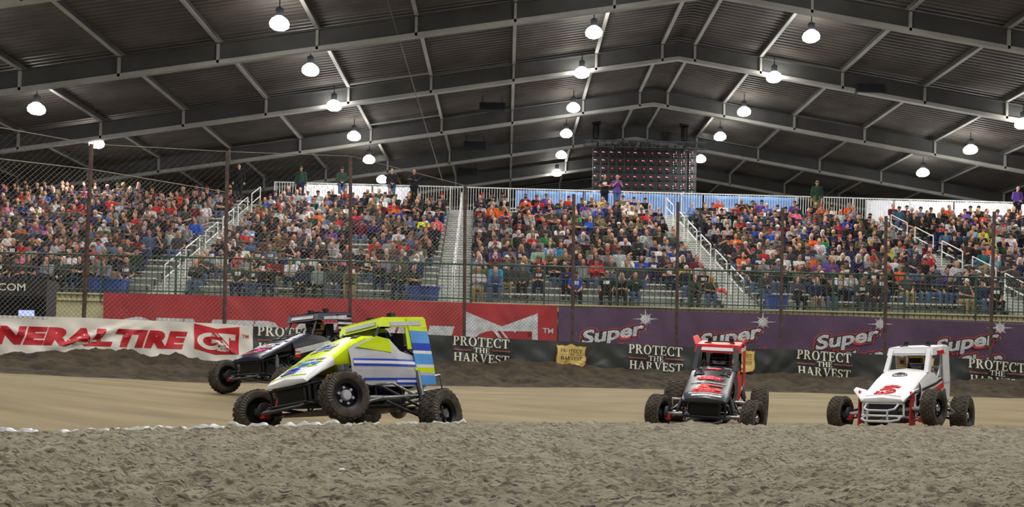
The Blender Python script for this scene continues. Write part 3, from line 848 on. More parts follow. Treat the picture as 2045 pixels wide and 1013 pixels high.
GT = [  # flag-shaped badge: notch at the top, point at the bottom, in a unit square
    [(0, 1), (.5, .86), (.5, .03), (0, .14)], [(.5, .86), (1, .96), (1, .14), (.5, .03)]]
def gt_mark():
    g = arc(.36, .44, .30, .28, .17, .155, 90, 360, 16) + [rect(.36, .60, .52, .72), rect(.38, .38, .66, .50), [(.53, .16), (.66, .16), (.66, .44), (.53, .44)]]
    t = [rect(.5, .60, .92, .72), [(.62, .6), (.78, .6), (.78, .16), (.62, .16)], rect(.82, .54, .92, .72), [(.34, .60), (.52, .60), (.52, .72), (.34, .72)]]
    st = [[(.36, .75), (.41, .75), (.88, .12), (.83, .12)], [(.46, .75), (.49, .75), (.92, .18), (.89, .18)]]
    return g + t, st
def px_v(px, py):                       # metres below the wall top for a pixel row
    Y, pt = lerp_table(WALL, px); return (py - pt) * Y / FPX
txt = text_polys('GENERAL TIRE', shear=.22, offset=.07, space=1.12)
tb = bounds(txt)
def place_px(ps, x0, x1, yt0, yb0, yt1, yb1, ref=None):
    """put pieces on the wall so that they span x0..x1, with top/bottom rows given at both ends"""
    a, b, c, d = ref or bounds(ps); out = []
    for q in ps:
        r = []
        for p in q:
            s = (p[0] - a) / (c - a); t = (p[1] - b) / (d - b)
            px = x0 + (x1 - x0) * s
            top = yt0 + (yt1 - yt0) * s; bot = yb0 + (yb1 - yb0) * s
            r.append((px, px_v(px, bot + (top - bot) * t)))
        out.append(r)
    return out
tg, tt_ = text_polys('GENERAL', shear=.22, offset=.07, space=1.10), text_polys('TIRE', shear=.22, offset=.07, space=1.10)
L = [(place_px(tg, -104, 224, 648, 687, 658, 694), 'bannerred'), (place_px(tt_, 231, 374, 658, 694, 664, 699), 'bannerred')]
sh, st = gt_mark()
L += [(place_px(GT, 387, 477, 647, 705, 652, 718, (0, 0, 1, 1)), 'bannerred'), (place_px(sh, 387, 477, 647, 705, 652, 718, (0, 0, 1, 1)), 'bannerwhite'), (place_px(st, 387, 477, 647, 705, 652, 718, (0, 0, 1, 1)), 'bannerred')]
L += [(place_px(text_polys('TM', offset=.01), 482, 496, 669, 676, 670, 677), 'bannerred')]
sheet('trackside_banner', wall_S(rip_white), -690, 505, -.0, 1.15, 5, .06, 'bannerwhite', L, 'white vinyl banner with red GENERAL TIRE lettering draped on the wall')
def rip_black(u, v):
    s = 0
    for (u0, v0, a, h) in ((770, .3, .9, .05), (830, .4, -.6, -.04), (905, .3, .9, .05), (1130, .5, -1.2, .04), (1165, .55, -.8, .05), (1185, .6, -.5, -.04), (1310, .3, .9, .05), (1560, .35, -1.2, .05), (1580, .4, -.9, -.05), (1720, .3, .7, .06), (1735, .45, .7, -.04), (1960, .4, .9, .04), (1530, .5, -1.0, .05)):
        s += fold(u, v, u0, v0, a, .035, h, .35)
    return s
L = []
P1, P2, P3 = serif('PROTECT'), serif('THE'), serif('HARVEST')
for x0, x1, sl in ((514, 640, .05), (905, 1017, .075), (1255, 1362, .075), (1590, 1697, .085), (1931, 2043, .10), (2280, 2390, .1)):
    yc = lerp_table(WALL, x0)[1]
    d = (x1 - x0) * sl; w_ = x1 - x0
    L.append((place_px(P1, x0, x1, yc - 1, yc + 18, yc - 1 + d, yc + 18 + d), 'cream'))
    L.append((place_px(P2, x0 + w_ * .37, x0 + w_ * .65, yc + 23, yc + 33, yc + 23 + d * .3, yc + 33 + d * .3), 'cream'))
    L.append((place_px([rect(0, 0, 1, 1)], x0, x0 + w_ * .33, yc + 25, yc + 28, yc + 25 + d * .3, yc + 28 + d * .3), 'dullred'))
    L.append((place_px([rect(0, 0, 1, 1)], x0 + w_ * .69, x1 + 3, yc + 28, yc + 31, yc + 28 + d * .3, yc + 31 + d * .3), 'dullred'))
    L.append((place_px(P3, x0 + 2, x1, yc + 32, yc + 49, yc + 32 + d, yc + 49 + d), 'cream'))
    L.append((place_px(text_polys('.com'), x1 - 18, x1 - 4, yc + 52 + d, yc + 57 + d, yc + 53 + d, yc + 58 + d), 'cream'))
badge = [[(.5, .5)] + q for q in []]
def badge_poly(s):
    o = [(0, .93), (.08, .90), (.2, .93), (.32, .90), (.42, .96), (.5, 1.0), (.58, .96), (.68, .90), (.8, .93), (.92, .90), (1, .93), (.965, .78), (.96, .6), (1, .42), (.99, .22), (.9, .1), (.7, .06), (.5, 0), (.3, .06), (.1, .1), (.01, .22), (0, .42), (.04, .6), (.035, .78)]
    o = [(.5 + (x - .5) * s, .5 + (y - .5) * s) for x, y in o]
    return [[(.5, .5), o[i], o[(i + 1) % len(o)]] for i in range(len(o))]
for x0, x1, y0, y1 in ((1108, 1172, 684, 737), (1458, 1506, 694, 746), (1800, 1862, 707, 762)):
    d = (x1 - x0) * .07; bx = (0, 0, 1, 1)
    ar = (x0, x1, y0, y1, y0 + d, y1 + d)
    L.append((place_px(badge_poly(1.0), *ar, bx), 'brown')); L.append((place_px(badge_poly(.92), *ar, bx), 'tan'))
    L.append((place_px(fit(P1, .17, .63, .84, .76), *ar, bx), 'inkdark')); L.append((place_px(fit(P2, .42, .52, .6, .6), *ar, bx), 'inkdark')); L.append((place_px(fit(P3, .18, .36, .84, .49), *ar, bx), 'inkdark'))
    L.append((place_px([rect(.18, .555, .38, .565), rect(.64, .555, .84, .565)], *ar, bx), 'brown'))
    L.append((place_px([[(.2, .16), (.45, .22), (.45, .16), (.22, .12)]], *ar, bx), 'inkred'))
sheet('trackside_banner', wall_S(rip_black), 505, 2780, -.0, 1.15, 5, .06, 'bannerblack', L, 'long black vinyl banner reading PROTECT THE HARVEST on the outer wall')

# big banners on the stand front: u, v in metres in the stand frame
def stand_uv(px, py): p = s_inv(U(px, py, 33.5)); q = s_inv(U(px, py, 33.5 + (p.x * .03))); return q.x, q.z
def stand_S(tops, rip):
    us = [stand_uv(*t) for t in tops]
    def S(u, v, off):
        top = float(np.interp(u, [q[0] for q in us], [q[1] for q in us]))
        wv = .022 * math.sin(u * 2.3 + v * 1.5) + .014 * math.sin(u * 5.1 - v * 3)
        return SP(u, -.24 - off - wv - rip(u, v), top - v)
    return S, us
def rip_red(u, v):
    s = 0
    for u0, a in ((-12.4, 1.0), (-9, .8), (-5.2, 1.1), (-4.7, .7), (-1.6, 1.2), (0, .9), (1.2, -.9)):
        du, dv = u - u0, v - .35; q = -du * math.sin(a) + dv * math.cos(a); r = du * math.cos(a) + dv * math.sin(a)
        s += .05 * math.exp(-(q / .07) ** 2) * math.exp(-(r / .5) ** 2)
    return s
tops = [(213, 586), (440, 592), (700, 598), (930, 606), (1112, 612)]
S, us = stand_S(tops, rip_red); u0, u1 = us[0][0], us[-1][0]
def place_st(ps, tops_us, x0, x1, yt0, yb0, yt1, yb1, ref=None):
    a, b, c, d = ref or bounds(ps); out = []
    for q in ps:
        r = []
        for p in q:
            s = (p[0] - a) / (c - a); t = (p[1] - b) / (d - b)
            px = x0 + (x1 - x0) * s
            top = yt0 + (yt1 - yt0) * s; bot = yb0 + (yb1 - yb0) * s
            uu, zz = stand_uv(px, bot + (top - bot) * t)
            tp = float(np.interp(uu, [k[0] for k in tops_us], [k[1] for k in tops_us]))
            r.append((uu, tp - zz))
        out.append(r)
    return out
L = [(place_st(text_polys('GENERAL', shear=.3, offset=.07, space=1.10), us, 222, 690, 632, 706, 646, 721), 'silverprint'), (place_st(text_polys('TIRE', shear=.3, offset=.07, space=1.10), us, 700, 908, 646, 721, 653, 728), 'silverprint')]
L.append((place_st([[(0, 1), (.5, .70), (.5, 0), (0, 0)], [(.5, .70), (1, .97), (1, 0), (.5, 0)]], us, 930, 1073, 623, 720, 624, 724, (0, 0, 1, 1)), 'silverprint'))
ar = (930, 1073, 623, 760, 624, 764)
L.append((place_st(sh, us, *ar, (0, 0, 1, 1)), 'bannerredbig')); L.append((place_st(st, us, *ar, (0, 0, 1, 1)), 'silverprint'))
L.append((place_st(text_polys('TM', offset=.02), us, 1083, 1104, 656, 666, 657, 667), 'silverprint'))
o = sheet('stand_banner', S, u0, u1, 0, 2.1, .12, .12, 'bannerredbig', L, 'big red banner with grey GENERAL TIRE lettering on the stand front')
tops = [(1115, 613), (1360, 622), (1700, 633), (2045, 645), (2420, 657)]
def rip_pur(u, v):
    s = 0
    for u0, a in ((2.4, 1.0), (6, 1.1), (12.2, .8), (14.6, 1.0), (16.5, 1.2)):
        du, dv = u - u0, v - .5; q = -du * math.sin(a) + dv * math.cos(a); r = du * math.cos(a) + dv * math.sin(a)
        s += .04 * math.exp(-(q / .1) ** 2) * math.exp(-(r / .6) ** 2)
    return s
S, us = stand_S(tops, rip_pur); u0, u1 = us[0][0], us[-1][0]
sup = text_polys('Super', shear=.10, offset=.03, space=.98); sup2 = text_polys('Super', shear=.10, offset=.10, space=.98); sup3 = text_polys('Super', shear=.10, offset=.135, space=.98)
cln = text_polys('Clean', shear=.10, offset=.03, space=.98); cln2 = text_polys('Clean', shear=.10, offset=.10, space=.98); cln3 = text_polys('Clean', shear=.10, offset=.135, space=.98)
ref = bounds(sup)
def star():
    out = []
    for k in range(16):
        a = 2 * PI * k / 16; r = 1.0 if k % 4 == 0 else (.62 if k % 2 == 0 else .42)
        out.append([(r * math.cos(a), r * math.sin(a)), (.28 * math.cos(a + .2), .28 * math.sin(a + .2)), (0, 0), (.28 * math.cos(a - .2), .28 * math.sin(a - .2))])
    return out
L = []
for x0, x1, dy in ((1160, 1284, 0), (1394, 1516, 6.5), (1623, 1749, 10.5), (1860, 1984, 18), (2100, 2226, 24)):
    ar = (x0, x1, 662 + dy, 698 + dy, 641 + dy, 678 + dy); ac = (x0 + 44, x1 + 8, 696 + dy, 730 + dy, 681 + dy, 716 + dy)
    sx = x1 + 3; sy = 638 + dy
    L.append((place_st([[(p[0], p[1]) for p in q] for q in star()], us, sx - 27, sx + 27, sy - 26, sy + 26, sy - 26, sy + 26, (-1, -1, 1, 1)), 'silverprint'))
    for a_, b_, mt in ((sup3, cln3, 'inkred'), (sup2, cln2, 'inkdark'), (sup, cln, 'silverprint')):
        L.append((place_st(a_, us, *ar, ref), mt)); L.append((place_st(b_, us, *ac, bounds(cln)), mt))
sheet('stand_banner', S, u0, u1, 0, 1.75, .12, .12, 'bannerpurple', L, 'purple banner with tilted silver Super lettering on the stand front')

# ================================================================ SIGN AT THE LEFT EDGE
Yg = 27.0
p0 = U(-330, 560, Yg); p1 = U(92, 560, Yg); zt = U(50, 557, Yg).z; zb = .35
W_ = p1.x - p0.x; root = empty('display_board', (p0.x + W_ / 2, Yg, zb), 'black display board with white lettering behind the fence at left', 'display board')
H_ = zt - zb
mb = MB(); mb.box((0, .35, H_ / 2), (W_, .6, H_)); mb.build('cabinet', 'darkgrey', root)
mb = MB(); mb.box((0, .03, H_ - .24), (W_ - .02, .06, .46))
for q in fit(text_polys('YS.COM', offset=.012), W_ / 2 - 1.73, H_ - .33, W_ / 2 - .55, H_ - .13): mb.quad([(p[0], -.006, p[1]) for p in q], 1)
mb.build('header', ['black', 'bannerwhite'], root)
mb = MB(); mb.box((0, .03, (H_ - .5) / 2), (W_ - .05, .05, H_ - .55)); mb.build('screen', 'screenoff', root)
c = U(53, 628, Yg) - root.location
mb = MB(); mb.box((c.x, -.01, c.z), (.42, .02, .22)); mb.build('lit_window', 'screenlit', root)

# ================================================================ CATCH FENCE
POSTS = [(-350, None), (-110, 235), (161, 288), (444, 303), (697, 312), (926.5, 371), (1144, 388), (1353, 404), (1562, 415), (1771, 432), (1983, 423), (2200, 440), (2420, 450)]
LEANX = {161: 183, 444: 454.5, 697: 700, 926.5: 929, 1144: 1146, 1353: 1354, 1562: 1563, 1771: 1769.5, 1983: 1985.6}
fence = empty('catch_fence', wall_top(926.5) + Vector((0, .16, 0)), 'tall chain link catch fence on rusty posts above the outer wall', 'fence')
F0 = fence.location
tops = []; bots = []
for px, pt in POSTS:
    p = wall_top(px) + Vector((0, .17, -.05)); Y = p.y
    if pt is None: q = p + Vector((-.1, 0, 5.2))
    else: q = U(LEANX.get(px, px), pt, Y)
    tops.append(q); bots.append(p)
    mb = MB(); mb.tube([p - F0, q - F0], .048, n=10); mb.build('post', 'rust', fence, 60)
MTOP = {-350: 300, -110: 305, 161: 338, 444: 384, 697: 430, 926.5: 452, 1144: 470, 1353: 480, 1562: 490, 1771: 505, 1983: 515, 2200: 520, 2420: 530}
def wire_panel(A0, A1, B0, B1, sp, rad, nm, mt):
    """diagonal wires both ways across the bay with corners A0-A1 (bottom) and B0-B1 (top)"""
    L = (A1 - A0).length; H0 = (B0 - A0).length; H1 = (B1 - A1).length; H = max(H0, H1)
    mb = MB(); n = int((L + H) / sp) + 1
    def at(s, t):
        h = H0 + (H1 - H0) * s / L
        return A0.lerp(A1, s / L) + (B0 - A0).normalized().lerp((B1 - A1).normalized(), s / L) * t
    for sgn in (1, -1):
        for k in range(n):
            c = k * sp
            s_lo, s_hi = max(0, c - H), min(L, c)
            # along s + t = c; trim to the sloping top
            sl = (H1 - H0) / L
            # t = c - s <= H0 + sl*s
            s_min = (c - H0) / (1 + sl); s_lo = max(s_lo, s_min)
            if sgn < 0:
                # t = c - (L - s); t <= H0 + sl*s
                lo = max(0, L - c); hi = L
                s_max = (H0 - c + L) / (1 - sl); hi = min(hi, s_max)
                if hi - lo < .05: continue
                a, b = at(lo, c - (L - lo)), at(hi, c - (L - hi))
            else:
                if s_hi - s_lo < .05: continue
                a, b = at(s_lo, c - s_lo), at(s_hi, c - s_hi)
            mb.tube([a - F0, b - F0], rad, n=3, caps=False)
    return mb.build(nm, mt, fence)
for i in range(len(POSTS) - 1):
    px0, px1 = POSTS[i][0], POSTS[i + 1][0]
    def onp(k, py):
        p, q = bots[k], tops[k]; z = U(POSTS[k][0], py, p.y).z
        return p.lerp(q, (z - p.z) / (q.z - p.z))
    a, b = onp(i, MTOP[px0]), onp(i + 1, MTOP[px1])
    near = px1 < 930
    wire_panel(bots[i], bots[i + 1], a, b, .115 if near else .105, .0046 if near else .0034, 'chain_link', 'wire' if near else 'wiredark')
    if near: wire_panel(a, b, tops[i], tops[i + 1], .16, .0018, 'upper_mesh', 'wiredark')
for fr, r in ((None, .010), (1.15, .008), (2.2, .008), ('m', .014)):
    mb = MB()
    for i in range(len(POSTS) - 1):
        px0, px1 = POSTS[i][0], POSTS[i + 1][0]
        if fr is None: a, b = tops[i], tops[i + 1]
        elif fr == 'm': a, b = onp.__call__(i, MTOP[px0]) if False else bots[i].lerp(tops[i], (U(px0, MTOP[px0], bots[i].y).z - bots[i].z) / (tops[i].z - bots[i].z)), bots[i + 1].lerp(tops[i + 1], (U(px1, MTOP[px1], bots[i + 1].y).z - bots[i + 1].z) / (tops[i + 1].z - bots[i + 1].z))
        else: a, b = bots[i] + Vector((0, 0, fr)), bots[i + 1] + Vector((0, 0, fr))
        if fr is None and px0 > 900: continue
        if fr == 'm' and px0 > 400: continue
        mb.tube([a - F0, b - F0], r, n=6)
    mb.build('cable', 'wire', fence)
# two thin cables running down from the roof
mb = MB(); a = U(770, -10, 36.0); b = U(884, 362, 52.2)
mb.tube([a, b], .02, n=6); tag(mb.build('guy_cable', 'wire'), 'thin grey cable running from the roof down behind the crowd', 'cable')
mb = MB(); a = U(2045, 118, 52); b = U(1650, 390, 66)
mb.tube([a, b], .02, n=6); tag(mb.build('guy_cable', 'wire'), 'thin cable sloping across the roof at the right', 'cable')
# roof heaters / vents
for px, py, n in ((985, 135, 2.6), (950, 222, 3.6), (935, 292, 4.5), (1735, 150, 2.0)):
    Y = FR0 + FRD * (n - 1); p = U(px, py, Y); z = roof_z(p.x) + WEB - .1
    k = U(px, py, Y * 1.0); root = empty('unit_heater', (k.x, Y, z - .45), {985: 'dark unit heater hung under the nearest roof bay', 950: 'dark unit heater hung in the middle roof bay', 935: 'dark unit heater hung in the far roof bay', 1735: 'dark unit heater hung right of the ridge'}[px], 'heater', 'heaters under the roof')
    mb = MB(); mb.box((0, 0, 0), (1.3, .5, .38)); mb.build('casing', 'darkgrey', root)
    mb = MB(); mb.tube([(-.5, 0, .15), (-.5, 0, .6)], .02, n=6); mb.tube([(.5, 0, .15), (.5, 0, .6)], .02, n=6); mb.build('hanger', 'darkgrey', root)
# small pale stone in the mud
p = U(683, 938, 6.3); mb = MB(); mb.ell((0, 0, 0), (.022, .015, .012), nu=9, nv=6)
k = int(np.argmin((X_ - p.x).ravel() ** 2 + (Y_ - p.y).ravel() ** 2)); Pm = bpy.data.objects['infield_ground'].data.vertices[k].co
o = mb.build('stone', 'chalk', None, 60); o.location = (Pm.x, Pm.y, Pm.z + .008); tag(o, 'small white stone lying in the infield clay', 'stone')
# ================================================================ PEOPLE
COLS = {'black': (34, 34, 37), 'charcoal': (66, 66, 70), 'navy': (38, 46, 84), 'grey': (150, 152, 154), 'light grey': (196, 197, 200), 'white': (238, 238, 238), 'red': (206, 40, 46),
        'maroon': (112, 36, 50), 'royal blue': (44, 84, 200), 'slate blue': (88, 108, 148), 'light blue': (142, 176, 216), 'olive': (104, 106, 74), 'brown': (104, 78, 60), 'orange': (244, 104, 44),
        'purple': (112, 72, 160), 'green': (42, 156, 84), 'pink': (240, 120, 160), 'neon yellow': (220, 244, 62), 'turquoise': (40, 160, 206), 'mint': (160, 208, 184), 'coral': (255, 104, 116), 'cream': (224, 220, 188),
        'teal': (40, 110, 124), 'yellow': (236, 200, 60), 'khaki': (168, 148, 112), 'denim': (90, 112, 150), 'dark green': (42, 66, 56)}
COLS = {k: tuple(int(c * .9) for c in v) for k, v in COLS.items()}
SHIRT_W = [('black', .33), ('charcoal', .22), ('navy', .10), ('grey', .10), ('light grey', .03), ('white', .045), ('red', .018), ('maroon', .035), ('royal blue', .012), ('slate blue', .04), ('light blue', .012), ('olive', .04), ('brown', .05), ('orange', .006), ('purple', .012), ('dark green', .04), ('pink', .008)]
TROU = [('denim', .42), ('navy', .2), ('black', .2), ('khaki', .06), ('charcoal', .12)]
HAIRC = {'brown': (72, 52, 38), 'dark': (36, 30, 28), 'grey': (156, 152, 148), 'blond': (190, 156, 100), 'white': (220, 218, 214), 'auburn': (112, 62, 40)}
SKINS = [(206, 156, 130), (196, 142, 114), (214, 168, 144), (182, 130, 102), (200, 146, 122)]
def pick(wts):
    x = R.random() * sum(q[1] for q in wts)
    for n_, v_ in wts:
        x -= v_
        if x <= 0: return n_
    return wts[-1][0]

def seated(lean=0.0, arms='lap', knee=.13, slim=1.0):
    J = {}
    J['hip'] = Vector((0, 0, .55)); J['belly'] = Vector((0, -.01 - lean * .25, .72)); J['chest'] = Vector((0, .0 - lean * .6, .93 - lean * .12)); J['neck'] = Vector((0, -.01 - lean * .95, 1.09 - lean * .22))
    J['head'] = Vector((0, -.03 - lean * 1.15, 1.235 - lean * .27))
    for s, k in ((1, 'r'), (-1, 'l')):
        J['hipj' + k] = Vector((s * .09, -.02, .54)); J['knee' + k] = Vector((s * knee, -.40, .54)); J['ank' + k] = Vector((s * (knee - .01), -.34, .09)); J['toe' + k] = Vector((s * (knee + .02), -.50, .045))
        J['sh' + k] = Vector((s * .185 * slim, .01 - lean * .75, 1.02 - lean * .17))
        c = J['sh' + k]
        if arms == 'lap': e, w_ = Vector((s * .25, -.04 - lean * .5, .76)), Vector((s * .10, -.28, .64))
        elif arms == 'crossed': e, w_ = Vector((s * .25, -.10 - lean * .5, .80)), Vector((-s * .08, -.23 - lean * .3, .83 + .03 * s))
        elif arms == 'knees': e, w_ = Vector((s * .19, -.34, .66)), Vector((s * .035, -.46, .70))
        elif arms == 'chin': e, w_ = (Vector((s * .2, -.26 - lean * .3, .74)), Vector((.02, -.17 - lean * 1.0, 1.06 - lean * .2))) if s > 0 else (Vector((s * .24, -.12, .78)), Vector((.10, -.26, .72)))
        elif arms == 'phone': e, w_ = Vector((s * .22, -.12, .80)), Vector((s * .04, -.36, .90))
        else: e, w_ = Vector((s * .27, .0, .76)), Vector((s * .2, -.18, .62))
        J['el' + k] = e; J['wr' + k] = w_
    return J
def standing(arms='front'):
    J = dict(hip=Vector((0, 0, .95)), belly=Vector((0, 0, 1.12)), chest=Vector((0, .01, 1.33)), neck=Vector((0, 0, 1.50)), head=Vector((0, -.02, 1.645)))
    for s, k in ((1, 'r'), (-1, 'l')):
        J['hipj' + k] = Vector((s * .09, 0, .92)); J['knee' + k] = Vector((s * .10, -.01, .50)); J['ank' + k] = Vector((s * .11, .02, .09)); J['toe' + k] = Vector((s * .13, -.14, .045))
        J['sh' + k] = Vector((s * .19, .01, 1.42))
        if arms == 'front': e, w_ = Vector((s * .26, -.02, 1.14)), Vector((s * .06, -.20, 1.02))
        elif arms == 'crossed': e, w_ = Vector((s * .26, -.09, 1.18)), Vector((-s * .08, -.21, 1.21 + .03 * s))
        elif arms == 'phone': e, w_ = Vector((s * .23, -.12, 1.18)), Vector((s * .05, -.28, 1.38))
        else: e, w_ = Vector((s * .25, .03, 1.14)), Vector((s * .26, -.03, .90))
        J['el' + k] = e; J['wr' + k] = w_
    return J
def hand(mb, w_, d, side, n=7):
    d = d.normalized(); a = d.cross(Vector((0, 0, 1)))
    if a.length < .2: a = Vector((1, 0, 0))
    a.normalize(); up = a.cross(d).normalized()
    for q, ln in ((-1.5, .052), (-.5, .066), (.5, .062), (1.5, .048)):
        k0 = w_ + d * .075 + a * q * .021; mb.cap(w_ + a * q * .012, k0, .015, .0125, 0, n)
        k1 = k0 + d * ln * .5 - up * .012; k2 = k1 + d * ln * .35 - up * .028
        mb.cap(k0, k1, .0115, .0105, 0, n); mb.cap(k1, k2, .0105, .009, 0, n)
    t0 = w_ + d * .02 + a * side * .022; t1 = t0 + d * .035 + a * side * .028 - up * .01
    mb.cap(t0, t1, .014, .012, 0, n); mb.cap(t1, t1 + d * .03 - up * .008, .012, .010, 0, n)
def face_head(mb, h, z=1.0):
    mb.ell(h + Vector((0, .008, .022)), (.074, .093, .100), 0, 16, 12); mb.ell(h + Vector((0, -.022, -.045)), (.056, .064, .070), 0, 14, 10)
    mb.ell(h + Vector((0, -.060, -.088)), (.026, .024, .020), 0, 10, 8)             # chin
    mb.cap(h + Vector((0, -.083, .012)), h + Vector((0, -.104, -.024)), .009, .015, 0, 8)  # nose
    mb.cap(h + Vector((-.045, -.072, .030)), h + Vector((.045, -.072, .030)), .014, .014, 0, 8)  # brow
    for s in (-1, 1):
        mb.ell(h + Vector((s * .044, -.058, -.020)), (.022, .024, .020), 0, 10, 8)      # cheeks
        mb.ell(h + Vector((s * .076, .008, -.008)), (.012, .022, .032), 0, 8, 8)         # ears
    mb.ell(h + Vector((0, -.082, -.058)), (.024, .012, .011), 0, 10, 6)                 # lips
def make_person_meshes(J, nm, chestw=1.0):
    body = MB(); face_head(body, J['head'])
    body.cap(J['neck'] - Vector((0, -.02, .06)), J['head'] - Vector((0, -.012, .05)), .060, .052)
    body.cap(J['hip'], J['belly'], .125, .125); body.cap(J['belly'], J['chest'], .125, .14)
    body.cap(J['shl'], J['shr'], .06, .06); body.cap(J['chest'], J['neck'] - Vector((0, 0, .07)), .12, .06)
    for s, k in ((1, 'r'), (-1, 'l')):
        body.cap(J['hipj' + k], J['knee' + k], .078, .056); body.cap(J['knee' + k], J['ank' + k], .052, .036); body.cap(J['ank' + k], J['toe' + k], .036, .028)
        body.cap(J['sh' + k], J['el' + k], .050, .040); body.cap(J['el' + k], J['wr' + k], .040, .027)
        hand(body, J['wr' + k], (J['wr' + k] - J['el' + k]), -s if True else s)
    bme = finish(body, 'person_body', .0125, 2, ('skin', 'eye', 'lip'))
    h = J['head']
    for p in bme.polygons:
        c = p.center - h
        if c.y < -.055:
            if any(((c.x - s * .031) / .013) ** 2 + ((c.z - .006) / .007) ** 2 < 1 for s in (-1, 1)): p.material_index = 1
            elif (c.x / .024) ** 2 + ((c.z + .058) / .0075) ** 2 < 1 and c.y < -.075: p.material_index = 2
    def shirt(long):
        s_ = MB()
        s_.cap(J['hip'] + Vector((0, .01, -.03)), J['belly'], .158, .152, 0, 14); s_.cap(J['belly'], J['chest'], .152, .155 * chestw, 0, 14)
        for s in (-1, 1): s_.cap(J['belly'] + Vector((s * .05, 0, 0)), J['chest'] + Vector((s * .075, 0, .02)), .13, .115, 0, 12); s_.cap(J['hip'] + Vector((s * .07, 0, -.01)), J['belly'] + Vector((s * .05, 0, 0)), .125, .125, 0, 12)
        s_.cap(J['shl'], J['shr'], .074, .074, 0, 12)
        s_.cap(J['chest'], J['neck'] - Vector((0, -.005, .045)), .14, .074, 0, 12)
        for k in 'lr':
            s_.cap(J['sh' + k], J['el' + k], .070, .060, 0, 12)
            if long:
                w2 = J['el' + k].lerp(J['wr' + k], .93); s_.cap(J['el' + k], w2, .058, .042, 0, 12)
            else:
                pass
        me = finish(s_, 'shirt', .019, 4, ('cloth', 'print'))
        if not long:      # cut the sleeve above the elbow
            bm = bmesh.new(); bm.from_mesh(me); kill = []
            for f in bm.faces:
                c = f.calc_center_median()
                for k in 'lr':
                    a, b = J['sh' + k], J['el' + k]; t = (c - a).dot(b - a) / (b - a).length_squared
                    if t > .72 and (c - (a + (b - a) * min(t, 1.2))).length < .085: kill.append(f); break
            bmesh.ops.delete(bm, geom=kill, context='FACES'); bm.to_mesh(me); bm.free()
        return me
    sl, ss = shirt(True), shirt(False)
    sp = ss.copy()
    for p in sp.polygons:
        c = p.center - J['chest']
        if p.normal.y < -.3 and abs(c.x) < .10 and -.07 < c.z < .05: p.material_index = 1
    t_ = MB()
    t_.cap(J['hipjl'], J['hipjr'], .135, .135, 0, 12); t_.cap(J['hip'] + Vector((0, .02, -.02)), J['hip'] + Vector((0, .0, .05)), .15, .14, 0, 12)
    for k in 'lr':
        t_.cap(J['hipj' + k], J['knee' + k], .100, .078, 0, 12); t_.cap(J['knee' + k], J['ank' + k].lerp(J['knee' + k], .08), .076, .060, 0, 12)
    tm = finish(t_, 'trousers', .021, 4, ('cloth',))
    fm = []
    for k in 'lr':
        f_ = MB(); a, b = J['ank' + k], J['toe' + k]; f_.cap(a + Vector((0, .03, -.04)), b + Vector((0, .02, 0)), .048, .042, 0, 10); f_.cap(a, a + Vector((0, 0, .03)), .046, .05, 0, 10)
        fm.append(f_.mesh('shoe', 'cloth', 60))
    return dict(J=J, body=bme, long=sl, short=ss, printed=sp, trousers=tm, shoes=fm)
POSES = [(seated(.05, 'lap'), 'with hands on lap'), (seated(.0, 'crossed'), 'with arms crossed'), (seated(.30, 'knees', .15), 'leaning on knees'), (seated(.12, 'chin'), 'with hand at chin'), (seated(.06, 'phone', .11), 'holding something up'), (seated(-.02, 'side', .16), 'sitting upright')]
LIB = [make_person_meshes(J, n_) for J, n_ in POSES]
SPOSES = [standing('crossed'), standing('phone'), standing('down'), standing('front')]
SLIB = [make_person_meshes(J, 's') for J in SPOSES]
# head wear, modelled about the head centre
def hm(fn, nm, vox=.011, mats=('hairm',)):
    mb = MB(); fn(mb); return finish(mb, nm, vox, 3, mats)
def dome(mb, r, zc, cut, off=Vector((0, 0, 0)), nu=20):
    prof = []; n = 7
    for i in range(n + 1):
        t = cut + (PI / 2 - cut) * i / n
        prof.append((math.cos(t), math.sin(t)))
    prof = prof + [(max(0, a - .06) if a > .01 else 0, b * .94 - .01) for a, b in reversed(prof)]
    mb.lathe(prof, nu, 0, Matrix.Translation(off + Vector((0, .006, zc))) @ Matrix.Diagonal((r[0], r[1], r[2], 1)))
def short_hair(mb):
    mb.ell(Vector((0, .026, .040)), (.080, .092, .096), 0, 16, 12); mb.ell(Vector((0, .055, -.01)), (.070, .055, .07), 0, 12, 10)
def long_hair(mb):
    short_hair(mb)
    for s in (-1, 1): mb.cap(Vector((s * .065, .01, .03)), Vector((s * .085, .0, -.17)), .030, .032); mb.cap(Vector((s * .05, .06, .0)), Vector((s * .06, .06, -.2)), .045, .035)
    mb.cap(Vector((0, .07, .0)), Vector((0, .075, -.2)), .06, .045)
def beard(mb):
    mb.ell(Vector((0, -.058, -.088)), (.048, .038, .040), 0, 12, 8); mb.cap(Vector((-.058, -.025, -.05)), Vector((-.03, -.062, -.085)), .018, .02); mb.cap(Vector((.058, -.025, -.05)), Vector((.03, -.062, -.085)), .018, .02)
hair_me = hm(short_hair, 'hair'); long_me = hm(long_hair, 'hair'); beard_me = hm(beard, 'beard')
def cap_mesh():
    mb = MB(); dome(mb, (.088, .106, .098), .030, 0.0)
    out = [(.078 * math.sin(t), -.075 - .085 * math.cos(t) , .036 - .012 * abs(math.sin(t)) - .012 * math.cos(t)) for t in np.linspace(-1.45, 1.45, 11)]
    mb.plate(out, .007, (0, 0, 1)); mb.ell(Vector((0, .006, .128)), (.010, .010, .006), 0, 8, 5)
    mb.cap(Vector((-.06, .06, .0)), Vector((.06, .06, .0)), .035, .035)
    return mb.mesh('cap', 'hairm', 50)
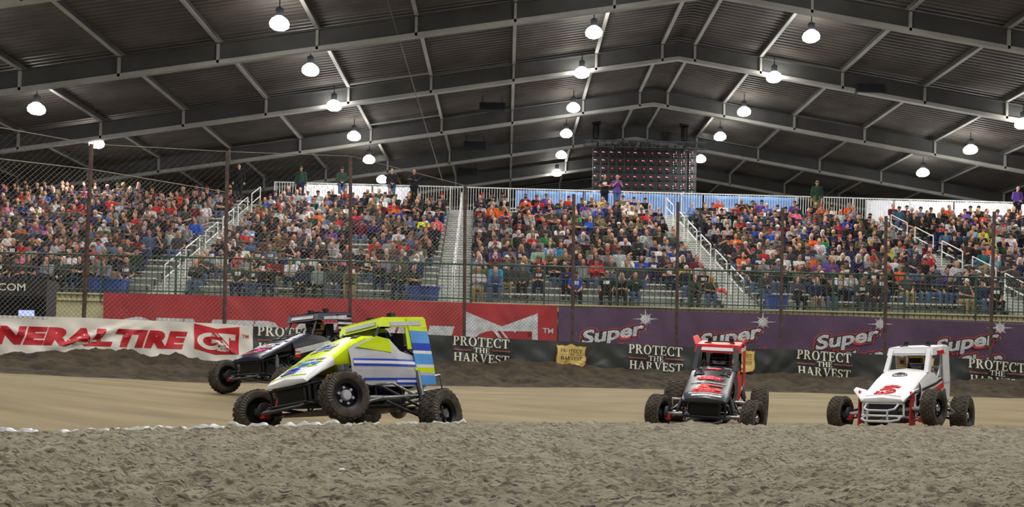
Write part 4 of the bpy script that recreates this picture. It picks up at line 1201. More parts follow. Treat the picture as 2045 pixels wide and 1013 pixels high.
def beanie_mesh():
    mb = MB(); dome(mb, (.090, .108, .112), .022, -.05); mb.lathe([(.090, -.008), (.098, 0), (.098, .034), (.090, .04)], 20, 0, Matrix.Translation((0, .006, .010)) @ Matrix.Diagonal((1, 1.17, 1, 1)), close=True)
    return mb.mesh('knit_hat', 'hairm', 50)
def cowboy_mesh():
    mb = MB(); dome(mb, (.092, .11, .13), .04, 0.0); mb.lathe([(.08, .0), (.18, .035), (.185, .045), (.08, .012)], 24, 0, Matrix.Translation((0, .006, .035)) @ Matrix.Diagonal((.9, 1.12, 1, 1)), close=True)
    return mb.mesh('cowboy_hat', 'hairm', 50)
cap_me, beanie_me, cowboy_me = cap_mesh(), beanie_mesh(), cowboy_mesh()

def col(o, rgb): o.color = lin(rgb)
def jit(rgb, a=10): return tuple(max(0, min(255, v + R.uniform(-a, a))) for v in rgb)
def person(lib, loc, rz, shirt, garment, hat, hatc, hairc, trou, label, group, scale=1.0, skin=None, name='person', shoes=True):
    b = link(name, lib['body']); b.location = loc; b.rotation_euler = (0, 0, rz); b.scale = (scale,) * 3
    col(b, jit(skin or R.choice(SKINS), 8)); tag(b, label, 'person', group)
    s = link('shirt', lib[{'jacket': 'long', 'hoodie': 'long', 'shirt': 'short', 'printed shirt': 'printed'}[garment]], b); col(s, jit(COLS[shirt], 6))
    t = link('trousers', lib['trousers'], b); col(t, jit(COLS[trou], 6))
    sc_ = R.choice([(40, 40, 42), (190, 190, 190), (90, 70, 55)])
    for q in (lib['shoes'] if shoes else []): f = link('shoe', q, b); col(f, sc_)
    h = lib['J']['head']
    if hat in ('cap', 'knit hat', 'cowboy hat'):
        k = link({'cap': 'cap', 'knit hat': 'knit_hat', 'cowboy hat': 'cowboy_hat'}[hat], {'cap': cap_me, 'knit hat': beanie_me, 'cowboy hat': cowboy_me}[hat], b, h); col(k, COLS[hatc])
    elif hat != 'bald head':
        k = link('hair', long_me if hat == 'long hair' else hair_me, b, h); col(k, jit(HAIRC[hairc], 8))
    if hat in ('bald head', 'cap') and R.random() < .3:
        k = link('beard', beard_me, b, h); col(k, HAIRC[hairc])
    return b
# ---- who sits where
WANT = [(470, 535, 'coral'), (753, 504, 'red'), (842, 452, 'neon yellow'), (795, 428, 'orange'), (870, 453, 'coral'), (860, 471, 'black'), (829, 468, 'slate blue'), (709, 450, 'red'), (525, 416, 'royal blue'), (661, 455, 'grey'), (627, 432, 'white'), (667, 510, 'light grey'), (706, 510, 'light grey'), (547, 513, 'slate blue'), (626, 526, 'white'), (640, 545, 'grey'), (663, 548, 'charcoal'), (690, 548, 'olive'), (600, 535, 'teal'),
        (983, 430, 'orange'), (972, 437, 'orange'), (1018, 436, 'orange'), (1055, 434, 'orange'), (1081, 442, 'red'), (1150, 445, 'green'), (1122, 504, 'turquoise'), (992, 552, 'turquoise'), (1069, 519, 'mint'), (1089, 527, 'coral'), (1175, 526, 'grey'), (1297, 562, 'white'), (1109, 393, 'purple'), (1135, 405, 'red'), (1211, 399, 'yellow'), (1257, 426, 'white'), (1283, 428, 'white'), (1291, 443, 'red'), (1057, 483, 'red'), (1084, 486, 'green'), (1235, 522, 'light grey'), (950, 555, 'light grey'), (1032, 555, 'charcoal'), (1052, 555, 'slate blue'), (980, 520, 'purple'), (1011, 510, 'black'), (1205, 555, 'slate blue'), (1245, 558, 'black'), (1262, 555, 'charcoal'),
        (1367, 420, 'light blue'), (1421, 397, 'green'), (1430, 414, 'orange'), (1457, 412, 'red'), (1537, 403, 'pink'), (1521, 411, 'purple'), (1503, 473, 'royal blue'), (1531, 477, 'royal blue'), (1621, 500, 'orange'), (1669, 520, 'cream'), (1652, 495, 'green'), (1669, 465, 'red'), (1484, 522, 'orange'), (1521, 523, 'red'), (1558, 534, 'white'), (1602, 418, 'purple'), (1688, 405, 'orange'), (1638, 514, 'grey'), (1781, 520, 'neon yellow'), (1759, 504, 'yellow'), (1744, 525, 'red'), (1688, 434, 'light grey'), (1500, 535, 'dark green'), (1535, 535, 'dark green'), (1372, 553, 'yellow'), (1410, 548, 'light grey'), (1655, 560, 'dark green'), (1690, 562, 'light grey'), (1725, 562, 'charcoal'),
        (1792, 428, 'teal'), (1808, 468, 'slate blue'), (1885, 471, 'red'), (1892, 431, 'orange'), (1958, 474, 'neon yellow'), (1972, 489, 'neon yellow'), (1969, 505, 'orange'), (1960, 529, 'teal'), (1846, 516, 'white'), (1934, 485, 'charcoal'), (1915, 552, 'light grey'), (1897, 465, 'white'), (1857, 523, 'red'),
        (41, 406, 'red'), (216, 412, 'red'), (213, 440, 'royal blue'), (338, 427, 'red'), (222, 481, 'white'), (201, 501, 'light blue'), (230, 505, 'slate blue'), (369, 462, 'white'), (187, 455, 'red'), (46, 532, 'pink'), (398, 455, 'royal blue'), (347, 404, 'light grey'), (344, 388, 'orange'), (150, 528, 'white'), (360, 530, 'black'), (400, 528, 'charcoal'), (260, 500, 'charcoal'), (287, 495, 'maroon'), (333, 480, 'light grey')]
OCC = {0: [(-60, 255), (345, 405), (460, 545), (600, 705), (775, 842), (940, 960), (982, 1003), (1022, 1062), (1125, 1165), (1196, 1222), (1238, 1305), (1362, 1420), (1570, 1765), (1905, 1930), (1950, 2090)],
       1: [(-60, 285), (340, 425), (480, 560), (575, 720), (735, 865), (930, 1175), (1195, 1270), (1345, 1425), (1475, 1545), (1580, 1770), (1790, 1900), (1920, 2090)],
       2: [(-60, 300), (340, 680), (735, 870), (930, 1310), (1330, 1430), (1475, 2090)]}
GAPS = [(715, 478, 32, 16), (722, 498, 28, 14), (1275, 515, 22, 18), (1180, 437, 12, 8), (1022, 418, 14, 8), (330, 505, 26, 16), (1640, 470, 14, 10), (1590, 452, 14, 12), (1690, 480, 26, 8), (1230, 385, 22, 10), (192, 436, 14, 8), (1845, 560, 60, 18), (760, 385, 45, 14), (250, 545, 20, 12)]
SEATS = []
for r in range(ROWS):
    for bi, (a, b) in enumerate(BLOCKS):
        u = a + .32
        while u < b - .25:
            p = SP(u + R.uniform(-.06, .06), V0 + r * RUN + .36, ZD + r * RISE)
            tx, ty = to_px(p + Vector((0, 0, .85)))
            u += R.uniform(.50, .58)
            if not -90 < tx < 2140: continue
            occ = R.random() < (.93 if r > 2 else .92)
            if r in OCC: occ = occ and any(l <= tx <= h for l, h in OCC[r])
            if r >= 3 and any(((tx - gx) / gw) ** 2 + ((ty - gy) / gh) ** 2 < 1 for gx, gy, gw, gh in GAPS): occ = False
            if r == 18 and any(abs(tx - q) < 16 for q in (481, 603, 684, 783, 827, 1207, 1232, 1636)): occ = False
            if r == 18 or (r == 17 and R.random() < .35): occ = False
            if not occ: continue
            SEATS.append([r, bi, p, tx, ty, None])
for wx_, wy_, c_ in WANT:
    best = min((s for s in SEATS if s[5] is None), key=lambda s: (s[3] - wx_) ** 2 + 1.6 * (s[4] - wy_) ** 2)
    if (best[3] - wx_) ** 2 + (best[4] - wy_) ** 2 < 24 ** 2: best[5] = c_
WORDN = ['first', 'second', 'third', 'fourth', 'fifth', 'sixth', 'seventh', 'eighth', 'ninth', 'tenth', '11th', '12th', '13th', '14th', '15th', '16th', '17th', '18th', '19th', '20th', '21st', '22nd', '23rd', '24th', '25th', '26th', '27th', '28th', '29th', '30th']
ROWW = ['front', 'second', 'third', 'fourth', 'fifth', 'sixth', 'seventh', 'eighth']
BLK = ['first', 'second', 'third', 'fourth', 'rightmost']
IND = []; REST = []
for s in sorted(SEATS, key=lambda s: s[0]):
    vis = -12 < s[3] < 2057
    if vis and len(IND) < 280: IND.append(s)
    elif vis: REST.append(s)
from collections import defaultdict
cnt = defaultdict(int)
IND.sort(key=lambda s: (s[0], s[1], s[3]))
for s in IND:
    r, bi, p, tx, ty, c_ = s
    cnt[(r, bi)] += 1; k = cnt[(r, bi)]
    shirt = c_ or pick(SHIRT_W); garment = R.choices(['hoodie', 'jacket', 'shirt', 'printed shirt'], [.36, .2, .3, .14])[0]
    hat = R.choices(['cap', 'short hair', 'long hair', 'bald head', 'knit hat'], [.42, .27, .17, .08, .06])[0]
    hatc = R.choice(['black', 'black', 'black', 'navy', 'navy', 'charcoal', 'charcoal', 'black', 'navy', 'brown', 'red', 'white', 'grey', 'olive', 'brown']); hairc = R.choice(['brown', 'brown', 'dark', 'grey', 'blond', 'white', 'auburn'])
    if (wx_ := abs(tx - 1089)) < 12 and r == 1: hat, hairc = 'long hair', 'auburn'
    desc = {'cap': f'{hatc} cap', 'knit hat': f'{hatc} knit hat', 'bald head': 'bald head'}.get(hat, f'{hairc} {hat}')
    row = {0: 'front row'}.get(r, ROWW[r] + ' row')
    label = f'person, {shirt} {garment}, {desc}, {WORDN[k - 1]} from left, {row}, {BLK[bi]} seating block'
    if len(label.split()) > 16: label = label.replace('seating ', '')
    pi = R.choices(range(6), [.3, .2, .18, .1, .08, .14])[0]
    person(LIB[pi], p, SR + R.uniform(-.28, .2) + (tx - 900) / 2045 * .25, shirt, garment, hat, hatc, hairc, pick(TROU), label, 'spectators seated in the lower rows', R.uniform(.95, 1.04), shoes=r < 2)
# ---- people standing on the top bench
for px, shirt, garment, hat, hatc, hairc, trou, li, lb in (
        (481, 'black', 'jacket', 'short hair', '', 'dark', 'black', 2, 'person in black standing at the dim top left of the stands'),
        (603, 'dark green', 'jacket', 'cap', 'black', 'dark', 'navy', 2, 'person in dark green jacket and cap standing before the leftmost white tarp'),
        (684, 'dark green', 'jacket', 'cap', 'navy', 'dark', 'denim', 3, 'person in dark jacket and jeans standing at the bright white tarps'),
        (783, 'black', 'jacket', 'short hair', '', 'brown', 'denim', 3, 'person in black jacket and jeans standing right of the folding chairs'),
        (827, 'black', 'jacket', 'short hair', '', 'dark', 'black', 0, 'person all in black standing last in line by the white tarps'),
        (1207, 'black', 'printed shirt', 'short hair', '', 'dark', 'black', 0, 'person in black with arms crossed standing before the dark screen'),
        (1232, 'purple', 'shirt', 'bald head', '', 'grey', 'denim', 1, 'person in purple shirt and jeans standing before the dark screen'),
        (1636, 'dark green', 'jacket', 'cap', 'grey', 'grey', 'olive', 2, 'person in grey green standing alone at the top right railing'),
        (2046, 'purple', 'hoodie', 'short hair', '', 'dark', 'black', 3, 'person in purple standing at the top, cut by the right edge')):
    u = s_inv(U(px, 400, 49.9)).x; p = SP(u, V0 + 18 * RUN + .36, ZD + 18 * RISE + .455)
    b = person(SLIB[li], p, SR + R.uniform(-.2, .2), shirt, garment, hat, hatc, hairc, trou, lb, None, 1.02)
    if px == 603: col(b.children[0], (46, 78, 70))
    if px == 1636: col(b.children[0], (104, 116, 106))
# ---- the rest of the crowd, higher up: one countless mass
def low_person(J, seg=6):
    mb = MB()
    def cp(a, b, ra, rb, m, n=seg): 
        a = Vector(a); b = Vector(b); t = (b - a).normalized()
        mb.tube([a - t * ra * .7, a, b, b + t * rb * .7], [ra * .55, ra, rb, rb * .55], m, n)
    h = J['head']
    mb.ell(h + Vector((0, -.005, .0)), (.074, .092, .115), 0, 8, 6); mb.cap(h + Vector((0, -.085, .01)), h + Vector((0, -.1, -.02)), .01, .014, 0, 4)
    cp(J['neck'] - Vector((0, 0, .05)), h - Vector((0, 0, .05)), .056, .05, 0)
    cp(J['hip'], J['belly'], .15, .15, 1, 8); cp(J['belly'], J['chest'], .15, .15, 1, 8); cp(J['shl'], J['shr'], .072, .072, 1); cp(J['chest'], J['neck'] - Vector((0, 0, .05)), .14, .07, 1, 8)
    for s in (-1, 1): cp(J['belly'] + Vector((s * .06, 0, 0)), J['chest'] + Vector((s * .075, 0, .02)), .12, .11, 1)
    for k in 'lr':
        cp(J['sh' + k], J['el' + k], .066, .056, 1); cp(J['el' + k], J['wr' + k], .05, .036, 4); 
        d = (J['wr' + k] - J['el' + k]).normalized(); cp(J['wr' + k], J['wr' + k] + d * .09, .036, .028, 0, 5)
        cp(J['hipj' + k], J['knee' + k], .1, .078, 2); cp(J['knee' + k], J['ank' + k], .074, .058, 2); cp(J['ank' + k], J['toe' + k], .05, .04, 5, 5)
    return mb
def hat_low(kind):
    mb = MB()
    if kind == 'short hair': mb.ell(Vector((0, .022, .036)), (.082, .094, .098), 3, 8, 6)
    elif kind == 'long hair':
        mb.ell(Vector((0, .022, .036)), (.082, .094, .098), 3, 8, 6); mb.tube([(0, .05, .02), (0, .06, -.2)], [.085, .07], 3, 8)
    elif kind in ('cap', 'knit hat'):
        dome(mb, (.089, .107, .1), .026, -.03, nu=10)
        for i in range(len(mb.m)): mb.m[i] = 3
        if kind == 'cap': mb.plate([(.07 * math.sin(t), -.075 - .085 * math.cos(t), .03 - .012 * math.cos(t)) for t in np.linspace(-1.4, 1.4, 6)], .008, (0, 0, 1), 3)
    return mb
LOW = [low_person(J) for J, _ in POSES]; HLOW = {k: hat_low(k) for k in ('short hair', 'long hair', 'cap', 'knit hat', 'bald head')}
V = []; F = []; CC = []; base = 0
for s in REST:
    r, bi, p, tx, ty, c_ = s
    pi = R.choices(range(6), [.3, .2, .18, .1, .08, .14])[0]
    shirt = jit(COLS[c_ or pick(SHIRT_W)], 8); skin = jit(R.choice(SKINS), 8); trou = jit(COLS[pick(TROU)], 8)
    hat = R.choices(['cap', 'short hair', 'long hair', 'bald head', 'knit hat'], [.42, .27, .17, .08, .06])[0]
    hc = jit(COLS[R.choice(['black', 'black', 'black', 'navy', 'navy', 'charcoal', 'charcoal', 'black', 'navy', 'brown', 'red', 'white', 'grey', 'olive', 'brown'])] if hat in ('cap', 'knit hat') else HAIRC[R.choice(list(HAIRC))], 6)
    slv = shirt if R.random() < .6 else skin
    shoe = R.choice([(40, 40, 42), (200, 200, 200), (90, 70, 55)])
    pal = [lin(q) for q in (skin, shirt, trou, hc, slv, shoe)]
    rz = SR + R.uniform(-.28, .2) + (tx - 900) / 2045 * .25; sc_ = R.uniform(.95, 1.04); c, sn = math.cos(rz) * sc_, math.sin(rz) * sc_
    hd = POSES[pi][0]['head']
    for mb, off in ((LOW[pi], Vector((0, 0, 0))), (HLOW[hat], hd)):
        if not mb.v: continue
        a = np.array(mb.v) + np.array(off)
        b = np.stack([a[:, 0] * c - a[:, 1] * sn, a[:, 0] * sn + a[:, 1] * c, a[:, 2] * sc_], 1) + np.array(p)
        V.append(b)
        for f, m_ in zip(mb.f, mb.m):
            F.append([i + base for i in f]); CC.append((pal[m_], len(f)))
        base += len(a)
me = bpy.data.meshes.new('crowd'); me.from_pydata(np.concatenate(V).tolist(), [], F)
ca = me.color_attributes.new('Col', 'FLOAT_COLOR', 'CORNER')
ca.data.foreach_set('color', np.concatenate([np.tile(np.array(q, np.float32), n_) for q, n_ in CC]))
me.materials.append(M['crowdm']); me.shade_smooth()
o = link('crowd', me); tag(o, 'packed crowd of spectators filling the upper rows of the stands', 'crowd', kind='stuff')
print('PEOPLE', len(IND), 'rest', len(REST))

# ---- things left on the benches
def bench_pt(px, r): u = s_inv(U(px, 560, 33.5 + V0 + r * RUN + .36)).x; return SP(u, V0 + r * RUN + .36, ZD + r * RISE + .453)
mb = MB(); mb.ell((0, 0, .17), (.15, .10, .17), 0, 16, 10); mb.ell((0, -.09, .11), (.10, .05, .09), 0, 12, 8); mb.cap((-.03, 0, .34), (.03, 0, .34), .02, .02)
me = finish(mb, 'backpack', .014, 4, ('magenta',)); o = link('backpack', me); o.location = bench_pt(610, 2) - Vector((0, 0, .0)); tag(o, 'bright pink backpack on an empty bench behind the railing', 'bag')
mb = MB()
for k in range(7): mb.ell((-.33 + .11 * k, .02 * math.sin(k * 2), .07 + .02 * math.cos(k * 3)), (.11, .13, .07 + .015 * (k % 2)), 0, 12, 8)
mb.cap((.3, -.1, .05), (.42, -.16, -.06), .06, .04)
me = finish(mb, 'coat', .016, 4, ('crimson',)); o = link('coat', me); o.location = bench_pt(1428, 1); tag(o, 'crumpled red coat lying on the bench left of the right stairs', 'coat')
mb = MB(); mb.lathe([(0, 0), (.032, 0), (.042, .16), (.039, .16), (.030, .01), (0, .01)], 16); o = mb.build('cup', 'blue', None, 50); o.location = bench_pt(1817, 0); o.scale = (1.6, 1.6, 1.6); tag(o, 'blue cup standing on the empty front bench at the right', 'cup')
# ================================================================ MIDGET RACE CARS  (local axes: x forward, y to the driver's left, z up)
def wheel(parent, pos, Rr, wd, side, steer=0.0, bolt='chrome', marks=True, name='wheel'):
    """tyre as the part, rim and hub as its sub-parts"""
    h = wd / 2; ri = .165
    prof = [(ri, -h * .82), (ri + .02, -h * .92), (Rr * .78, -h * 1.0), (Rr * .92, -h * .96), (Rr * .985, -h * .80), (Rr, -h * .55), (Rr * 1.004, 0), (Rr, h * .55), (Rr * .985, h * .80), (Rr * .92, h * .96), (Rr * .78, h * 1.0), (ri + .02, h * .92), (ri, h * .82)]
    Mx = Matrix.Rotation(-PI / 2, 4, 'X')          # lathe axis z -> y
    mb = MB(); mb.lathe(prof, 40, 0, Mx)
    nb = 26                                          # tread blocks
    for k in range(nb):
        for j, yy in enumerate((-.62, -.2, .22, .63)):
            a = 2 * PI * (k + .5 * (j % 2)) / nb
            mb.box((Rr * 1.0 * math.cos(a), yy * h, Rr * 1.0 * math.sin(a)), (.016, h * .34, Rr * .15), 0, Matrix.Rotation(-a, 4, 'Y'))
    if marks:
        for sgn in (-1, 1):                          # raised pale lines on the sidewalls
            for k in range(9):
                a = 2 * PI * (.08 + k * .022)
                for b in (a, ):
                    mb.box((Rr * .85 * math.cos(b), sgn * (h * .985), Rr * .85 * math.sin(b)), (Rr * .16, .010, .010), 1, Matrix.Rotation(-b, 4, 'Y'))
    t = mb.build(name, ['tyre', 'tyremark'], parent, 35)
    t.location = pos; t.rotation_euler = (0, .7, steer)
    mb = MB()
    mb.lathe([(ri, -h * .84), (ri + .012, -h * .9), (ri + .014, -h * .80), (ri - .012, -h * .7), (ri - .02, 0), (ri - .012, h * .7), (ri + .014, h * .80), (ri + .012, h * .9), (ri, h * .84), (ri - .03, h * .66), (ri - .035, 0), (ri - .03, -h * .66)], 28, 0, Mx, close=True)
    mb.lathe([(0, h * .05), (ri - .03, h * .05), (ri - .03, h * .12), (.06, h * .2), (0, h * .2)], 28, 0, Mx)
    r_ = mb.build('rim', 'rim', t, 40)
    mb = MB(); mb.lathe([(0, -h * .55 * side), (.055, -h * .5 * side), (.062, 0), (.062, h * .55 * side), (.05, h * .72 * side), (0, h * .74 * side)], 18, 0, Mx)
    for k in range(6): a = PI / 3 * k; mb.box((.09 * math.cos(a), h * .3 * side, .09 * math.sin(a)), (.028, .03, .028))
    mb.build('hub', bolt, t, 40)
    return t
def side_pts(pts, y): return [(x, y, z) for x, z in pts]
def body_sec(x, hw, zt, zb, crown=.03, flare=0.0):
    """hood / nose cross-section"""
    return [(x, -hw - flare, zb), (x, -hw, zt - .03), (x, -hw * .86, zt), (x, 0, zt + crown), (x, hw * .86, zt), (x, hw, zt - .03), (x, hw + flare, zb)]
def car(name, label, front, phi, dz, roll, pitch, K):
    """K: colour keys. front: where the middle of the front axle stands; phi: heading measured from the frame's left towards the camera"""
    root = empty(name, (0, 0, 0), label, 'race car')
    B = lambda mb, nm, mt, sm=None, par=None: mb.build(nm, mt, par or root, sm)
    ax, rx = .95, -.82
    # --- wheels
    lf = K.get('lift', 0.0); wheel(root, (ax, .69, .27 + lf), .27, .21, 1, K.get('steer', .0), K.get('hub', 'chrome')); wheel(root, (ax, -.69, .27), .27, .21, -1, K.get('steer', .0))
    dr = K.get('drop', 0.0); wheel(root, (rx, .66, .315 - dr), .315, .26, 1); wheel(root, (rx, -.68, .34), .34, .34, -1)
    # --- axles, rods, shocks
    mb = MB(); mb.tube([(ax, -.60, .27), (ax, .60, .27 + lf)], .028, n=10); B(mb, 'front_axle', K['axle'], 50)
    mb = MB(); mb.tube([(rx, -.58, .34), (rx, .58, .33 - dr)], .04, n=10); mb.ell((rx, 0, .33 - dr / 2), (.13, .12, .13)); B(mb, 'rear_axle', 'steel', 50)
    for s in (-1, 1):
        mb = MB(); mb.tube([(ax, s * .50, .33), (.15, s * .36, .40)], .016, n=8); mb.tube([(ax, s * .50, .21), (.15, s * .37, .24)], .016, n=8); B(mb, 'radius_rod', K.get('rod', 'darkgrey'), 50)
        mb = MB(); mb.tube([(ax - .02, s * .44, .24), (ax - .16, s * .33, .56)], .020, n=10); mb.tube([(ax - .07, s * .405, .34), (ax - .14, s * .35, .50)], .036, n=12); B(mb, 'front_shock', K.get('shock', 'crimson'), 50)
        mb = MB(); mb.tube([(rx, s * .44, .3 - dr * (s > 0)), (rx - .02, s * .34, .72)], .022, n=10); mb.tube([(rx, s * .41, .42 - dr * (s > 0)), (rx - .01, s * .36, .62)], .04, n=12); B(mb, 'rear_shock', 'steel', 50)
        mb = MB(); mb.tube([(rx, s * .50, .37 - dr * (s > 0)), (-.05, s * .40, .42)], .018, n=8); mb.tube([(rx, s * .50, .25 - dr * (s > 0)), (-.1, s * .40, .24)], .018, n=8); B(mb, 'trailing_arm', 'darkgrey', 50)
        mb = MB(); mb.lathe([(.0, -.02), (.11, -.02), (.11, .02), (0, .02)], 18, 0, Matrix.Translation((ax, s * .56, .27)) @ Matrix.Rotation(PI / 2, 4, 'X')); B(mb, 'brake_disc', K.get('disc', 'darkgrey'), 50)
        mb = MB(); mb.box((ax + .04, s * .53, .22), (.10, .07, .07)); B(mb, 'brake_caliper', K.get('caliper', 'crimson'))
        if K.get('board'):
            mb = MB(); mb.plate([(ax + .12, s * .37, .10), (ax - .15, s * .37, .10), (ax - .12, s * .37, .60), (ax + .06, s * .37, .64)], .02, (0, s, 0)); B(mb, 'side_board', K['board'])
    mb = MB(); mb.tube([(ax - .1, -.52, .30), (.3, -.40, .44), (-.1, -.36, .58)], .016, n=8); B(mb, 'drag_link', 'steel', 50)
    # --- chassis tubes
    mb = MB()
    for s in (-1, 1):
        mb.tube([(1.16, s * .24, .27), (.5, s * .31, .20), (-.5, s * .33, .18), (-1.0, s * .28, .26)], .019, n=8)
        mb.tube([(1.12, s * .22, .46), (.5, s * .29, .56), (.12, s * .32, .66), (-.5, s * .33, .62), (-1.0, s * .27, .55)], .019, n=8)
        for x, z0, z1 in ((1.08, .27, .46), (.5, .2, .56), (-.05, .19, .65), (-.55, .18, .62), (-.98, .26, .55)): mb.tube([(x, s * .30, z0), (x, s * .30, z1)], .016, n=8)
        mb.tube([(.5, s * .30, .2), (-.05, s * .31, .64)], .014, n=8)
    for x, z in ((1.14, .27), (1.1, .46), (.12, .2), (-.55, .18), (-.98, .3)): mb.tube([(x, -.3, z), (x, .3, z)], .017, n=8)
    B(mb, 'chassis', K['chassis'], 50)
    mb = MB(); mb.box((.05, 0, .165), (1.9, .6, .015)); B(mb, 'floor_pan', 'darkgrey')
    mb = MB(); mb.box((.62, 0, .37), (.5, .34, .26)); mb.box((.62, 0, .53), (.42, .2, .08))
    for k in range(4): mb.tube([(.45 + .11 * k, .17, .46), (.45 + .11 * k, .30, .40), (.40 + .08 * k, .34, .30)], .02, n=8); mb.box((.45 + .11 * k, -.12, .56), (.06, .1, .06))
    B(mb, 'engine', 'darkgrey', 40)
    mb = MB(); mb.tube([(.35, .35, .29), (-.3, .40, .27), (-.62, .44, .28)], .034, n=10); B(mb, 'exhaust_pipe', 'steel', 50)
    mb = MB(); mb.box((1.06, 0, .37), (.04, .42, .22)); 
    for k in range(9): mb.box((1.085, 0, .28 + .022 * k), (.012, .40, .008))
    B(mb, 'radiator', K.get('radiator', 'black'))
    # --- bumpers and nerf bars
    mb = MB()
    if K.get('loop'): mb.tube([(1.08, -.24, .46), (1.26, -.22, .38), (1.35, -.14, .36), (1.35, .14, .36), (1.26, .22, .38), (1.08, .24, .46)], .017, n=8)
    mb.tube([(1.08, -.26, .26), (1.24, -.27, .22), (1.36, -.17, .20), (1.37, .17, .20), (1.24, .27, .22), (1.08, .26, .26)], .019, n=8)
    for y in ((-.15, .15) if K.get('loop') else ()): mb.tube([(1.36, y, .2), (1.35, y * .95, .36)], .015, n=8)
    B(mb, 'front_bumper', K['bumper'], 50)
    for s in (-1, 1):
        mb = MB(); mb.tube([(.28, s * .33, .22), (.20, s * .62, .25), (-.38, s * .66, .26), (-.46, s * .34, .22)], .018, n=8); mb.tube([(.10, s * .33, .44), (.0, s * .62, .42), (-.38, s * .66, .26)], .016, n=8)
        B(mb, 'nerf_bar', K['nerf'], 50)
    mb = MB(); mb.tube([(-.98, -.27, .28), (-1.34, -.38, .32), (-1.44, -.3, .40), (-1.44, .3, .40), (-1.34, .38, .32), (-.98, .27, .28)], .018, n=8); mb.tube([(-1.0, -.27, .52), (-1.42, -.28, .58), (-1.42, .28, .58), (-1.0, .27, .52)], .016, n=8)
    for y in (-.28, .28): mb.tube([(-1.44, y, .40), (-1.42, y, .58)], .014, n=8)
    B(mb, 'rear_bumper', K['nerf'], 50)
    # --- hood and nose, printed zones as material slots
    hood = MB(); st = K['hood']            # (x, half width, top, bottom, slot)
    secs = [body_sec(x, hw, zt, zb, .028, fl) for x, hw, zt, zb, fl in st['sec']]
    n = len(secs[0]); base = 0
    for sct in secs: hood.v += [tuple(p) for p in sct]
    for i in range(len(secs) - 1):
        for j in range(n - 1):
            hood.f.append((i * n + j, i * n + j + 1, (i + 1) * n + j + 1, (i + 1) * n + j)); hood.m.append(st['slot'][i] if 1 <= j <= 4 else st.get('side', st['slot'])[i])
    hood.f.append(tuple(range(n))); hood.m.append(st['slot'][0]); 
    def top_at(x, y):
        xs = [q[0] for q in st['sec']][::-1]; zt = float(np.interp(x, xs, [q[2] for q in st['sec']][::-1])); hw = float(np.interp(x, xs, [q[1] for q in st['sec']][::-1]))
        a = abs(y) / hw; return zt + (.028 * (1 - a / .86) if a < .86 else -.03 * (a - .86) / .14)
    mats = list(st['mats'])
    for ps, mt in st.get('print', []):     # (pieces in x,y), material
        if mt not in mats: mats.append(mt)
        for q in dice(ps, .06, .06): hood.quad([(x, y, top_at(x, y) + .006) for x, y in q], mats.index(mt))
    ho = B(hood, 'hood', mats, 40); sd = ho.modifiers.new('t', 'SOLIDIFY'); sd.thickness = .008
    # --- body sides from cowl to tail
    for s in (-1, 1):
        SP_ = K['side']
        ou = [(.50, .60), (.12, .80), (-.12, .78), (-.34, .72), (-.58, .74), (-.86, .72), (-1.05, .62), (-1.06, .44), (-.6, .36), (.0, .34), (.50, .40)]
        yof = lambda x: s * float(np.interp(x, [-1.22, -.84, -.24, .40], [.25, .345, .36, .335]))
        mb = MB(); mats = list(SP_['mats'])
        zlo = lambda x: float(np.interp(x, [-1.22, -.84, -.24, .40], [.50, .42, .42, .48]))
        u_ = K.get('up', 0)
        zhi = lambda x: float(np.interp(x, [-1.22, -1.06, -.80, -.56, -.36, -.10, .40], [.70, .80, .82, .80 + u_ * .5, .89 + u_, .91 + u_, .77 + u_]))
        xs = np.linspace(-1.22, .40, 18)
        for i in range(len(xs) - 1):
            for j in range(6):
                q = []
                for x, t in ((xs[i], j / 6), (xs[i + 1], j / 6), (xs[i + 1], (j + 1) / 6), (xs[i], (j + 1) / 6)):
                    q.append((x, yof(x) + s * .03 * math.sin(t * PI), zlo(x) + (zhi(x) - zlo(x)) * t))
                mb.quad(q, SP_['base'](xs[i], j / 6) if callable(SP_['base']) else SP_['base'])
        for ps, mt in SP_.get('print', []):
            if mt not in mats: mats.append(mt)
            for q in dice(ps, .09, .05):
                qq = []
                for x, z in q:
                    x = min(max(x, -1.22), .40); z = min(max(z, zlo(x)), zhi(x)); t = (z - zlo(x)) / (zhi(x) - zlo(x))
                    qq.append((x, yof(x) + s * (.03 * math.sin(t * PI) + .007), z))
                mb.quad(qq, mats.index(mt))
        so = B(mb, 'side_panel', mats, 30)
    # --- tail tank
    mb = MB(); secs = []
    for x, hw, zc, hh in ((-.96, .28, .60, .18), (-1.08, .27, .60, .18), (-1.20, .23, .58, .16), (-1.30, .17, .55, .12), (-1.35, .08, .52, .05)):
        secs.append([(x, hw * (abs(math.cos(a)) ** .6) * (1 if math.cos(a) >= 0 else -1), zc + hh * (abs(math.sin(a)) ** .6) * (1 if math.sin(a) >= 0 else -1)) for a in np.linspace(0, 2 * PI, 20, endpoint=False)])
    mb.loft(secs); B(mb, 'tail_tank', K['tail'], 50)
    # --- roll cage
    A = lambda s: (-.10, s * .31, .82 + K.get('up', 0)); Bf = lambda s: (-.34, s * .285, 1.265); Br = lambda s: (-1.00, s * .295, 1.30); D = lambda s: (-.98, s * .31, .64); E = lambda s: (-1.18, s * .22, .60)
    mb = MB()
    for s in (-1, 1):
        mb.tube([A(s), tuple(Vector(A(s)).lerp(Vector(Bf(s)), .93)), Bf(s), Br(s), tuple(Vector(Br(s)).lerp(Vector(D(s)), .06)), D(s)], .021, n=10); mb.tube([Br(s), E(s)], .018, n=8)
        mb.tube([(-.52, s * .34, .78), (-.93, s * .30, 1.02)], .015, n=8)
    for p in (Bf, Br, D): mb.tube([p(-1), p(1)], .02, n=8)
